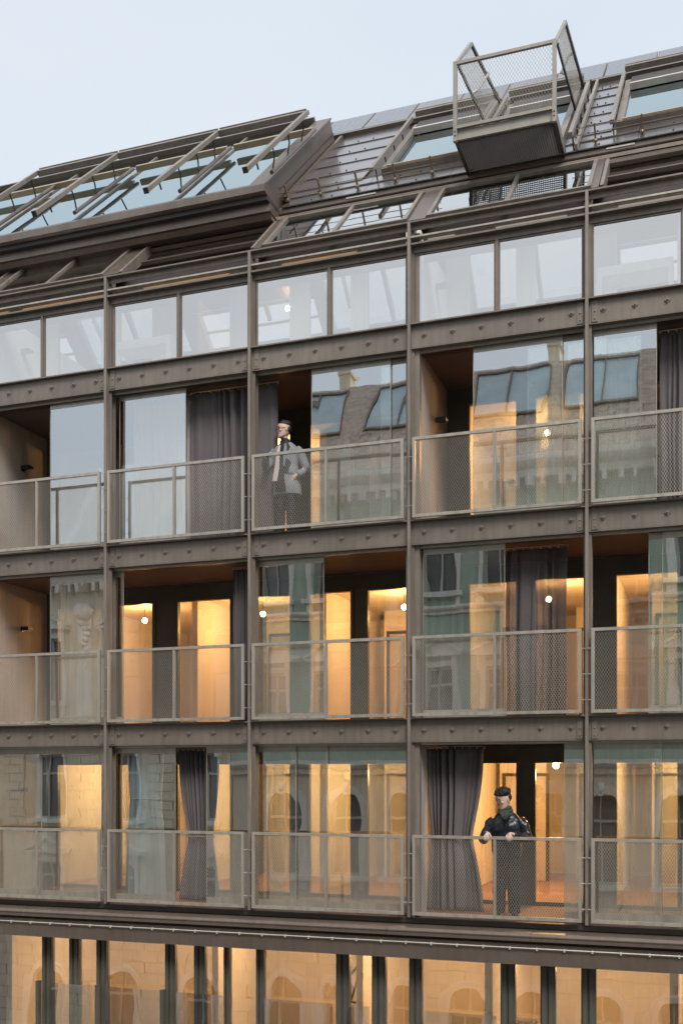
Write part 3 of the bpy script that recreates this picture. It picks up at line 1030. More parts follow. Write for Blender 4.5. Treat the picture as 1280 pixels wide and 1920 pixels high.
def wall_with_holes(par, x0, x1, z0, z1, holes, m, name='wall', thick=.35):
    """horizontal band of wall with rectangular or round-headed holes (cx, w, za, zb, arch)"""
    mb = MB()
    xs = x0
    for cx, w_, za, zb, arch in sorted(holes):
        a, b_ = cx - w_ / 2, cx + w_ / 2
        mb.box(xs, a, YF - thick, YF, z0, z1)
        if za > z0: mb.box(a, b_, YF - thick, YF, z0, za)
        if arch:
            r = w_ / 2; zs = zb - r; n = 12
            for k in range(n):
                a0, a1 = math.pi * k / n, math.pi * (k + 1) / n
                p0 = (cx + r * math.cos(a0), zs + r * math.sin(a0)); p1 = (cx + r * math.cos(a1), zs + r * math.sin(a1))
                P = [p0, (p0[0], z1), (p1[0], z1), p1]
                vs = [(p[0], YF - thick, p[1]) for p in P] + [(p[0], YF, p[1]) for p in P]
                mb.add(vs, [(0, 1, 2, 3), (4, 7, 6, 5), (0, 4, 5, 1), (1, 5, 6, 2), (2, 6, 7, 3), (3, 7, 4, 0)])
        elif zb < z1: mb.box(a, b_, YF - thick, YF, zb, z1)
        xs = b_
    mb.box(xs, x1, YF - thick, YF, z0, z1)
    return mb.build(name, m, par)

def cornice(par, x0, x1, z, h, d, m='creamtrim', dent=False, name='cornice'):
    c = MB().prof(x0, x1, [(YF, z), (YF + d * .35, z), (YF + d * .4, z + h * .35), (YF + d * .8, z + h * .5), (YF + d, z + h * .7), (YF + d, z + h), (YF, z + h)])
    o = c.build(name, m, par)
    if dent:
        x = x0 + .2
        me = None
        q = MB()
        while x < x1 - .2:
            q.box(x, x + .14, YF + .001, YF + d * .6, z - .28, z - .001)
            x += .42
        q.build('bracket_row', m, o)
    return o

def courses(par, x0, x1, z0, z1, h, holes, m):
    """rusticated blocks: rows with recessed joints, broken by openings"""
    z = z0; row = 0
    while z < z1 - .05:
        zt = min(z + h, z1)
        mb = MB()
        x = x0 - (row % 2) * .5
        while x < x1:
            a, b_ = max(x, x0), min(x + 1.0, x1)
            segs = [(a, b_)]
            for cx, w_, za, zb, arch in holes:
                if zt <= za or z >= zb: continue
                hw = w_ / 2 + .17
                if arch and z > zb - w_ / 2:
                    dz = z - (zb - w_ / 2)
                    hw = math.sqrt(max(.0, (w_ / 2 + .17) ** 2 - dz * dz))
                ns = []
                for s0, s1 in segs:
                    if s1 <= cx - hw or s0 >= cx + hw: ns.append((s0, s1)); continue
                    if s0 < cx - hw: ns.append((s0, cx - hw))
                    if s1 > cx + hw: ns.append((cx + hw, s1))
                segs = ns
            for s0, s1 in segs:
                if s1 - s0 > .06:
                    mb.box(s0 + .014, s1 - .014, YF + .001, YF + .04, z + .015, zt - .015)
            x += 1.0
        if mb.v: mb.build('stone_course', m, par)
        z = zt; row += 1

def opposite():
    # green and cream building, right part
    G = tag(empty('historic_building', (-4, YF, 0)), 'green upper storeys over cream arched floor, mirrored in the balcony glass', 'building')
    G.location = (0, 0, 0)
    x0, x1 = -14.4, 9
    ac = [-.92 - 1.95 * k for k in range(-5, 7)]
    ac = [c for c in ac if x0 + .8 < c < x1 - .8]
    gh = [(c, 1.1, .6, 3.2, True) for c in ac]
    wall_with_holes(G, x0, x1, 0, 4.3, gh, 'cream')
    courses(G, x0, x1, .3, 4.3, .42, gh, 'cream')
    for c in ac: opp_window(G, c, .6, 3.2, 1.1, 'creamtrim', arch=True, sill=False)
    cornice(G, x0, x1, 4.3, .3, .3)
    ah = [(c, 1.05, 6.35, 8.95, True) for c in ac]
    wall_with_holes(G, x0, x1, 4.3, 9.5, ah, 'cream')
    courses(G, x0, x1, 4.65, 6.0, .45, [], 'cream')
    for c in ac: opp_window(G, c, 6.35, 8.95, 1.05, 'creamtrim', arch=True, keystone=True)
    cornice(G, x0, x1, 9.5, .42, .38)
    gc = [-2.28 - 1.78 * k for k in range(-5, 7)]
    gc = [c for c in gc if x0 + .8 < c < x1 - .8]
    h1 = [(c, .9, 10.9, 12.7, False) for c in gc]
    wall_with_holes(G, x0, x1, 9.5, 14.3, h1, 'green')
    for c in gc: opp_window(G, c, 10.9, 12.7, .9, 'creamtrim', ped='tri')
    cornice(G, x0, x1, 14.3, .25, .18)
    h2 = [(c, .9, 14.95, 16.7, False) for c in gc]
    wall_with_holes(G, x0, x1, 14.3, 18.6, h2, 'green')
    for c in gc: opp_window(G, c, 14.95, 16.7, .9, 'creamtrim', ped='box')
    cornice(G, x0, x1, 18.1, .55, .6, dent=True)
    # mansard with tile rows
    sl = math.atan2(2.6, 2.0)
    def mt(x, t, n): return (x, YF + .1 - t * math.cos(sl) + n * math.sin(sl), 18.66 + t * math.sin(sl) + n * math.cos(sl))
    MB(mt).box(x0, x1, 0, 4.9, -.4, 0).build('roof', 'rooftile', G)
    t = 0
    while t < 2.1:
        q = MB(mt)
        x = x0 + random.uniform(0, .2)
        while x < x1 - .5:
            d = random.uniform(-.004, .012)
            q.box(x, x + .33, t, t + .20, .0, .03 + d)
            x += .345
        o = q.build('tile_row', 'rooftile', G); o['kind'] = 'stuff'
        t += .2
    for a in (-13.6, -10.4, -7.0, -4.2, -1.2, 2.0, 5.0):
        f = MB(mt)
        f.box(a, a + .06, 2.15, 4.6, 0, .09); f.box(a + 2.2, a + 2.26, 2.15, 4.6, 0, .09)
        f.box(a + .08, a + 2.2, 2.15, 2.25, 0, .12); f.box(a + .08, a + 2.2, 4.5, 4.6, 0, .12)
        f.box(a + 1.1, a + 1.17, 2.25, 4.5, 0, .11)
        w_ = f.build('roof_window', 'roofs', G)
        MB(mt).box(a + .08, a + 2.2, 2.25, 4.5, .02, .05).build('pane', 'rglass', w_)
    MB().box(x0, x1, YF - 8, YF - 2.9, 22.35, 22.55).build('flat_roof', 'rooftile', G)
    MB().box(x0, x1, YF - 8, YF - .36, 0, 18.6).build('rear_mass', 'cream', G)
    for cx in (-12.4, -5.1, 1.5):
        ch = MB().box(cx, cx + .5, YF - 5, YF - 4.3, 22.4, 23.6)
        ch.box(cx - .06, cx + .56, YF - 5.06, YF - 4.24, 23.6, 23.72)
        ch.build('chimney', 'cream', G)
    # lower cream building, left part
    C = tag(empty('historic_building', (0, 0, 0)), 'lower cream rusticated building with bracketed cornice, left of the green one', 'building')
    x0, x1 = -44, -14.42
    wc = [-21.3 + 2.9 * k for k in range(-8, 3)]
    wc = [c for c in wc if x0 + .8 < c < x1 - .6]
    g0 = [(c, 1.3, .5, 3.0, True) for c in wc]
    wall_with_holes(C, x0, x1, 0, 4.3, g0, 'cream')
    courses(C, x0, x1, .3, 4.25, .38, g0, 'cream')
    for c in wc: opp_window(C, c, .5, 3.0, 1.3, 'creamtrim', arch=True, sill=False)
    cornice(C, x0, x1, 4.3, .25, .25)
    g1 = [(c, 1.0, 4.95, 6.55, False) for c in wc] + []
    wall_with_holes(C, x0, x1, 4.3, 7.4, [(c, 1.0, 4.95, 6.55, False) for c in wc], 'cream')
    for c in wc: opp_window(C, c, 4.95, 6.55, 1.0, 'creamtrim', ped='tri')
    g2 = [(c, 1.0, 8.0, 10.2, False) for c in wc]
    wall_with_holes(C, x0, x1, 7.4, 11.2, g2, 'cream')
    courses(C, x0, x1, 7.45, 11.15, .30, [(c, 1.5, 7.4, 10.9, False) for c in wc], 'cream')
    for c in wc: opp_window(C, c, 8.0, 10.2, 1.0, 'creamtrim', ped='box')
    cornice(C, x0, x1, 11.2, .22, .25)
    wall_with_holes(C, x0, x1, 11.2, 16.5, [(c, 1.0, 12.0, 14.1, False) for c in wc], 'cream')
    for c in wc:
        opp_window(C, c, 12.0, 14.1, 1.0, 'creamtrim', ped='tri')
        p = MB()
        cc = c + 1.45
        p.box(cc - .25, cc + .25, YF + .001, YF + .10, 11.5, 15.0)
        p.ball((cc, YF + .12, 15.0), .34, .2, .3, 10, 8)
        for k in range(9):
            p.ball((cc + random.uniform(-.08, .08), YF + .13, 14.6 - k * .18), .14 - k * .008, .09, .11, 8, 6)
        p.build('pilaster_ornament', 'creamtrim', C)
    cornice(C, x0, x1, 15.9, .6, .7, dent=True)
    MB().box(x0, x1, YF - .35, YF - .05, 16.5, 16.95).build('parapet', 'cream', C)
    MB().box(x0, x1, YF - 9, YF - .36, 0, 16.5).build('rear_mass', 'cream', C)
    for cx in (-33, -27.2, -22.6, -19.6, -16.6):
        MB().box(cx, cx + .8, YF - 2.2, YF - 1.5, 16.4, 17.4).build('chimney', 'cream', C)
opposite()

# ------------------------------------------------------------------ curtains
def curtain(x0, x1, F, y=.42, m='curtain', folds=9, amp=.035, tie=None, zt=2.42, zb=.03, label='', tw=.5, tcx=.5, seed=1, slant=0):
    rnd = random.Random(seed)
    wd = x1 - x0
    nx, nz = max(40, folds * 12), 26
    ph = [rnd.uniform(-.5, .5) for _ in range(folds + 2)]
    def P(u, v):
        z = zb + (zt - zb) * v
        k = folds * (u + .05 * math.sin(8.2 * u + seed) + .022 * math.sin(19.5 * u + 2 * seed))
        i = max(0, min(folds, int(k))); fr = k - i
        p = ph[i] * (1 - fr) + ph[min(i + 1, folds + 1)] * fr
        a = amp * (0.7 + .5 * math.sin(3.1 * u * folds / 3 + seed)) * (1.15 - .35 * v)
        yy = a * math.sin(2 * math.pi * k + p + .25 * math.sin(3 * v + seed)) + .3 * a * math.sin(4.3 * math.pi * k + 2 * p + v)
        sx = 1.0; cxm = .5
        if tie is not None:
            d = (z - tie) / (.85 if z > tie else .75)
            g = math.exp(-abs(d) ** 1.3 * 1.3)
            sx = 1 - (1 - tw) * g
            yy *= 1 + .6 * g
            cxm = .5 + (tcx - .5) * g
        uu = .5 + (u - .5) * sx + (cxm - .5)
        x = x0 + wd * uu + slant * (1 - v) * u
        x += .008 * math.sin(7 * v + k)
        return (x, y + yy, z)
    vs = []; fs = []
    for j in range(nz + 1):
        for i in range(nx + 1):
            vs.append(P(i / nx, j / nz))
    n1 = len(vs)
    vs += [(a, b + .006, c) for a, b, c in vs]
    W = nx + 1
    for j in range(nz):
        for i in range(nx):
            a = j * W + i
            fs.append((a, a + 1, a + 1 + W, a + W))
            fs.append((n1 + a, n1 + a + W, n1 + a + 1 + W, n1 + a + 1))
    for j in range(nz):
        for i in (0, nx):
            a = j * W + i
            fs.append((a, a + W, n1 + a + W, n1 + a))
    for i in range(nx):
        for j in (0, nz):
            a = j * W + i
            fs.append((a, a + 1, n1 + a + 1, n1 + a))
    xm = (x0 + x1) / 2
    root = empty('curtain', (xm, y, F))
    tag(root, label, 'curtain')
    mb = MB(lambda a, b, c: (a - xm, b - y, c)); mb.add(vs, fs)
    mb.build('cloth', m, root, smooth=True)
    r = MB()
    r.tube([(-wd / 2 - .02, 0, zt + .035), (wd / 2 + .02, 0, zt + .035)], .008, 6)
    r.build('curtain_rod', 'alu', root)
    h = MB()
    for k in range(folds + 1):
        h.ball((-wd / 2 + wd * k / folds, -.006, zt + .012), .011, n=8, m=6)
    h.build('hook', 'led', root)
    if tie is not None:
        tx = x0 + wd * tcx - xm
        t = MB()
        t.tube([(tx + wd * tw * .53 * math.cos(a), (amp + .045) * math.sin(a), tie + .004 * math.sin(3 * a)) for a in [2 * math.pi * i / 24 for i in range(25)]], .016, 6)
        t.build('tie_band', m, root)
    return root
curtain(-7.86, -6.36, F4, .44, folds=9, label='wide open-hung taupe curtain beside the man in the grey blazer', amp=.055, seed=3)
curtain(-8.94, -7.9, F4, .50, 'sheer', folds=9, label='sheer white voile behind the glass sheet left of the wide taupe curtain', amp=.03, seed=5)
curtain(-2.80, -1.92, F3, .46, 'thin', folds=7, label='long straight taupe curtain in the middle storey lit by a warm bulb behind', amp=.045, seed=8, slant=-.02)
curtain(-7.12, -6.80, F3, .44, folds=5, label='narrow bunched taupe curtain at the column left of the green reflection', amp=.05, seed=9)
curtain(-3.97, -3.45, F3, .50, folds=4, label='dark curtain behind glass at the party wall on the middle storey', amp=.06, seed=12)
curtain(-8.10, -7.36, F2, .44, folds=8, tie=1.05, tw=.58, tcx=.56, label='dark taupe curtain tied at the waist, hanging clear between two glass sheets', amp=.04, seed=4)
curtain(-8.98, -8.28, F2, .34, 'curtainb', folds=9, tie=1.65, tw=.72, tcx=.5, label='blue grey tied curtain behind glass left of the dark tied curtain', amp=.055, seed=6)
curtain(-4.00, -3.12, F2, .50, folds=8, tie=1.12, tw=.70, tcx=.45, label='dark tied curtain beside the party wall, left of the person in the leather jacket', amp=.05, seed=11)
curtain(-2.2, -1.75, F4, .48, 'sheer', folds=6, label='pale voile behind glass left of the upper right column', amp=.04, seed=15)
curtain(-1.55, -1.0, F4, .50, 'sheer', folds=7, label='pale voile behind glass right of the upper right column', amp=.04, seed=16)
curtain(-.66, .2, F4, .46, folds=8, label='dark curtain at the right edge of the upper balcony row', amp=.04, seed=17)
curtain(-10.35, -9.3, F3, .52, 'sheer', folds=8, label='thin voile behind glass beside the lamp wall on the middle storey', amp=.03, seed=18)
curtain(-7.25, -6.9, F2, 2.05, 'sheer', folds=4, label='white voile inside the room behind the lowest balcony, third bay', amp=.03, seed=19)

# ------------------------------------------------------------------ lamps
def wall_lamp(x, y, z, label, side=1):
    o = empty('wall_lamp', (x, y, z))
    tag(o, label, 'lamp', 'wall lamps on the party walls')
    MB().box(0, side * .012, -.05, .05, -.06, .04).build('mount', 'lamp', o)
    MB().prof(side * .013, side * .17, [(-.075, -.035), (-.075, .03), (.075, .03), (.075, -.01)]).build('shade', 'lamp', o)
for x, F, lab in ((-11.525, F4, 'small anthracite wall lamp on the upper left party wall'), (-11.525, F3, 'small anthracite wall lamp on the left party wall, middle storey'),
                  (-11.525, F2, 'small anthracite wall lamp behind glass on the left party wall, lowest balcony'),
                  (-3.992, F4, 'small anthracite wall lamp in the open upper bay right of the centre columns'),
                  (-3.992, F5, 'small wall lamp behind top parapet glass right of centre'), (-11.525, F5, 'small wall lamp behind top parapet glass at far left')):
    wall_lamp(x, 1.08, F + (1.78 if F != F5 else 1.0), lab)

LAMP = 0.95
def bulb(x, y, z, e, label, c=(1.0, .56, .205)):
    if F4 - 1 < z - 2.2 or F3 - 1 < z - 2.2 < F3 + 1: c = (1.0, .51, .16)
    o = empty('ceiling_bulb', (x, y, z))
    tag(o, label, 'lamp', 'bare warm bulbs in the rooms')
    MB().tube([(0, 0, .24), (0, 0, .07)], .006, 6).build('flex', 'lamp', o)
    MB().tube([(0, 0, .08), (0, 0, .045)], .022, 8).build('socket', 'alu', o)
    MB().ball((0, 0, 0), .05, n=12, m=10).build('globe', 'bulb', o, smooth=True)
    l = bpy.data.lights.new('bulb_light', 'POINT')
    l.energy = e * LAMP
    l.color = c
    l.shadow_soft_size = .09
    lo = bpy.data.objects.new('bulb_light', l)
    col.objects.link(lo)
    lo.parent = o
    lo.location = (0, 0, -.16)
for (x, y, F, e, lab) in (
    (-2.62, 3.5, F3, 75, 'bare bulb glowing through the long straight curtain'),
    (-5.19, 3.5, F3, 62, 'bare bulb behind the centre column on the middle storey'),
    (-7.9, 3.4, F3, 60, 'bulb above the pink lit room left of the narrow curtain'),
    (-10.4, 3.4, F3, 62, 'bulb in the middle storey room at far left'),
    (-.2, 3.4, F3, 66, 'bulb in the middle storey room at the right edge'),
    (-2.50, 3.5, F2, 130, 'bare bulb above the person in the leather jacket'),
    (-7.3, 3.5, F2, 130, 'bare bulb left of the three lit doors on the lowest balcony'),
    (-5.0, 3.3, F2, 110, 'bare bulb beside the centre column on the lowest balcony'),
    (-10.3, 3.4, F2, 120, 'bulb in the lowest balcony room at the left edge'),
    (-.3, 3.4, F2, 120, 'bulb in the lowest balcony room at the right edge'),
    (-2.64, 3.5, F4, 80, 'bare bulb behind the upper right bay with the sheer curtains'),
    (-7.5, 3.5, F4, 75, 'bulb in the upper room behind the man in the grey blazer'),
    (-7.44, 3.5, F5, 26, 'bare bulb behind the top parapet glass'),
):
    bulb(x, y, F + 2.2, e, lab)
for i, (x, e) in enumerate(((-10.0, 70), (-7.0, 60), (-4.4, 60), (-1.8, 60), (.8, 50))):
    bulb(x, 2.6, 6.5, e, ['bulb in the base storey room, far left', 'bulb in the base storey room beside the handrail', 'bulb in the base storey room under the centre columns',
                          'bulb in the base storey room under the person in leather', 'bulb in the base storey room, far right'][i], (1.0, .58, .23))

# tables behind the top parapet glass
def table(x, y, z, label, w_=1.0, d=.45, h=.50):
    o = empty('terrace_table', (x, y, z))
    tag(o, label, 'table', 'pale tables on the top terrace')
    MB().box(-w_ / 2, w_ / 2, -d / 2, d / 2, h - .13, h).build('table_top', 'table', o)
    for sx in (-1, 1):
        for sy in (-1, 1):
            MB().box(sx * (w_ / 2 - .06), sx * (w_ / 2), sy * (d / 2 - .06), sy * (d / 2), 0, h - .131).build('leg', 'table', o)
table(-8.62, .42, F5, 'pale low table behind the top parapet glass, second bay from left')
table(-.98, .42, F5, 'pale low table behind the top parapet glass at the right edge')

# jagged mirrored roof edge, added as a dark planter on the upper left balcony
def silhouette(x, label, w_=1.1):
    o = empty('roof_silhouette', (x, .95, F4))
    tag(o, label, 'silhouette')
    MB().box(-w_ / 2, w_ / 2, -.16, .16, 0, .16).build('silhouette_base', 'lamp', o)
    rnd = random.Random(int(x * 10))
    g = MB()
    for k in range(260):
        px, py_ = rnd.uniform(-w_ / 2, w_ / 2), rnd.uniform(-.14, .14)
        h = rnd.uniform(.03, .13)
        g.bar((px, py_, .16), (px + rnd.uniform(-.06, .06), py_ + rnd.uniform(-.03, .03), .16 + h), .012, .004)
    q = g.build('silhouette_teeth', mat('dark_green', (.06, .07, .04), .8), o); q['kind'] = 'stuff'
silhouette(-8.6, 'low dark planter standing in for mirrored roofs behind the glass left of the wide curtain')

# ------------------------------------------------------------------ people
def skinmesh(name, verts, edges, radii, m, parent, root=0, sub=2, smooth=True):
    me = bpy.data.meshes.new(name)
    me.from_pydata(verts, edges, [])
    o = bpy.data.objects.new(name, me)
    col.objects.link(o)
    md = o.modifiers.new('skin', 'SKIN')
    md.use_smooth_shade = True
    for i, sv in enumerate(me.skin_vertices[0].data):
        r = radii[i]
        sv.radius = r if isinstance(r, tuple) else (r, r)
        sv.use_root = (i == root)
    s = o.modifiers.new('sub', 'SUBSURF')
    s.levels = sub; s.render_levels = sub
    dg = bpy.context.evaluated_depsgraph_get()
    ev = o.evaluated_get(dg)
    me2 = bpy.data.meshes.new_from_object(ev)
    bpy.data.objects.remove(o)
    me2.materials.clear()
    return link(name, me2, m, parent, smooth)

def remesh(name, mb, m, parent, voxel=.012, sm=4, disp=.0, dscale=.12):
    me = mb.mesh(name)
    o = bpy.data.objects.new(name, me)
    col.objects.link(o)
    a = o.modifiers.new('remesh', 'REMESH'); a.mode = 'VOXEL'; a.voxel_size = voxel
    b = o.modifiers.new('smooth', 'SMOOTH'); b.factor = .5; b.iterations = sm
    if disp:
        t = bpy.data.textures.new(name, 'CLOUDS'); t.noise_scale = dscale; t.noise_depth = 3
        d = o.modifiers.new('folds', 'DISPLACE'); d.texture = t; d.strength = disp; d.mid_level = .5
    dg = bpy.context.evaluated_depsgraph_get()
    me2 = bpy.data.meshes.new_from_object(o.evaluated_get(dg))
    bpy.data.objects.remove(o)
    return link(name, me2, m, parent, True)

def loft(mb, rings, n=24, sq=2.4):
    vs = []; fs = []
    for x, y, z, rx, ry in rings:
        for k in range(n):
            t = 2 * math.pi * k / n
            c_, s_ = math.cos(t), math.sin(t)
            e = 2 / sq
            vs.append((x + rx * math.copysign(abs(c_) ** e, c_), y + ry * math.copysign(abs(s_) ** e, s_), z))
    for i in range(len(rings) - 1):
        for k in range(n):
            fs.append((i * n + k, i * n + (k + 1) % n, (i + 1) * n + (k + 1) % n, (i + 1) * n + k))
    fs.append(tuple(range(n - 1, -1, -1))); fs.append(tuple((len(rings) - 1) * n + k for k in range(n)))
    mb.add(vs, fs)
    return mb

class Sk:
    def __init__(s): s.v = []; s.e = []; s.r = []
    def p(s, co, r, prev=None):
        s.v.append(co); s.r.append(r)
        if prev is not None: s.e.append((prev, len(s.v) - 1))
        return len(s.v) - 1
    def chain(s, prev, pts):
        for co, r in pts: prev = s.p(co, r, prev)
        return prev

def hand(s, wrist, prev, dirn, palm_n, grip=.5, sc_=1.0, thumb=1):
    """palm and five curled fingers grown from the wrist vertex"""
    d = Vector(dirn).normalized(); n = Vector(palm_n).normalized(); side = d.cross(n).normalized()
    wv = Vector(wrist)
    pc = s.p(tuple(wv + d * .045 * sc_), (.022, .036), prev)
    pk = s.p(tuple(wv + d * .085 * sc_), (.018, .038), pc)
    for k, (off, ln) in enumerate(((-.030, .066), (-.010, .078), (.011, .074), (.031, .058))):
        a = wv + d * .095 * sc_ + side * off
        seg = ln / 3
        pr = s.p(tuple(a), .0095, pk)
        cur = a; ang = 0
        for j in range(3):
            ang += grip * (1.0 if j == 0 else .9)
            dd = d * math.cos(ang) + n * math.sin(ang)
            cur = cur + dd * seg
            pr = s.p(tuple(cur), .0088 - .001 * j, pr)
    tb = wv + d * .03 + side * (-.034 * thumb)
    t1 = s.p(tuple(tb), .012, pc)
    t2 = tb + (d * .6 - side * thumb * .5 + n * .5).normalized() * .035
    t1 = s.p(tuple(t2), .0105, t1)
    t3 = t2 + (d * .7 + n * .6).normalized() * .028
    s.p(tuple(t3), .009, t1)

def head(par, c, yaw, pitch, glasses=False, hairstyle='short'):
    """face details round head centre c (parent space); yaw turns from facing -y"""
    R3 = Matrix.Rotation(yaw, 3, 'Z') @ Matrix.Rotation(pitch, 3, 'X')
    C = Vector(c); R3 = R3 * 1.1
    tf = lambda x, y, z: tuple(C + R3 @ Vector((x, y, z)))
    h = MB(tf)
    # skull as shaped rings (front = -y)
    rings = [(-.118, .030, -.055, .035), (-.105, .045, -.045, .050), (-.085, .057, -.022, .070), (-.055, .066, -.008, .084), (-.02, .072, 0, .092),
             (.02, .076, .004, .097), (.06, .074, .008, .095), (.09, .062, .01, .082), (.112, .040, .012, .055), (.122, .012, .012, .018)]
    n = 20
    vs = []; fs = []
    for z, rx, cy_, ry in rings:
        for k in range(n):
            t = 2 * math.pi * k / n
            vs.append((rx * math.cos(t), cy_ + ry * math.sin(t), z))
    for i in range(len(rings) - 1):
        for k in range(n):
            fs.append((i * n + k, i * n + (k + 1) % n, (i + 1) * n + (k + 1) % n, (i + 1) * n + k))
    fs.append(tuple(range(n - 1, -1, -1))); fs.append(tuple((len(rings) - 1) * n + k for k in range(n)))
    h.add(vs, fs)
    # nose, brow, lips, chin, ears
    h.add([(-.006, -.093, .02), (.006, -.093, .02), (-.016, -.086, -.03), (.016, -.086, -.03), (0, -.118, -.028), (0, -.084, -.036)],
          [(0, 1, 4), (0, 4, 2), (1, 3, 4), (2, 4, 5), (4, 3, 5)])
    h.ball((0, -.072, -.088), .022, .018, .018, 10, 8)
    for sx in (-1, 1):
        h.ball((sx * .076, .008, -.005), .009, .02, .032, 8, 8)
        h.ball((sx * .031, -.082, .022), .02, .012, .008, 8, 6)
        h.ball((sx * .042, -.066, -.02), .022, .02, .02, 8, 6)
    h.build('face', 'skin', par, smooth=True)
    lip = MB(tf)
    lip.ball((0, -.086, -.055), .022, .009, .006, 10, 6)
    lip.build('lips', mat('lips', (.42, .19, .16), .5), par, smooth=True)
    e = MB(tf)
    for sx in (-1, 1): e.ball((sx * .031, -.086, .006), .012, .008, .007, 8, 6)
    e.build('eyes', 'hair', par, smooth=True)
    b_ = MB(tf)
    for sx in (-1, 1): b_.bar((sx * .015, -.098, .03), (sx * .048, -.086, .032), .006, .007)
    b_.build('eyebrows', 'hair', par)
    # hair: tufts over the crown
    rnd = random.Random(3 if glasses else 9)
    hr = MB(tf)
    if hairstyle == 'short':
        hr.ball((0, .020, .074), .080, .098, .060, 18, 12)
        hr.ball((0, .045, .0), .076, .070, .07, 14, 10)
        for k in range(60):
            a = rnd.uniform(-.2, math.pi + .2); ph = rnd.uniform(.3, 1.4)
            x = .078 * math.cos(a) * math.cos(ph); y = .02 + .094 * math.sin(a) * math.cos(ph) - .03; z = .072 + .060 * math.sin(ph)
            hr.ball((x, y, z), .014, .018, .008, 6, 4)
    else:
        hr.ball((0, .020, .076), .088, .104, .066, 18, 12)
        hr.ball((0, .045, .01), .080, .074, .07, 14, 10)
        for k in range(110):
            a = rnd.uniform(0, 2 * math.pi); ph = rnd.uniform(.15, 1.5)
            x = .088 * math.cos(a) * math.cos(ph); y = .012 + .102 * math.sin(a) * math.cos(ph); z = .078 + .064 * math.sin(ph)
            hr.ball((x * rnd.uniform(.95, 1.1), y, z * rnd.uniform(.96, 1.08)), .021, .021, .017, 6, 5)
    hr.build('hair', 'hair', par, smooth=True)
    if glasses:
        g = MB(tf)
        for sx in (-1, 1):
            g.tube([(sx * .034 + .025 * math.cos(t), -.104, .006 + .017 * math.sin(t)) for t in [2 * math.pi * i / 12 for i in range(13)]], .0028, 5)
            g.bar((sx * .058, -.102, .01), (sx * .078, .0, .012), .004, .004)
        g.bar((-.009, -.104, .008), (.009, -.104, .008), .004, .004)
        g.build('glasses', 'lamp', par)

def body_common(P, s, hh, hipx, feet, jacket_r):
    pass

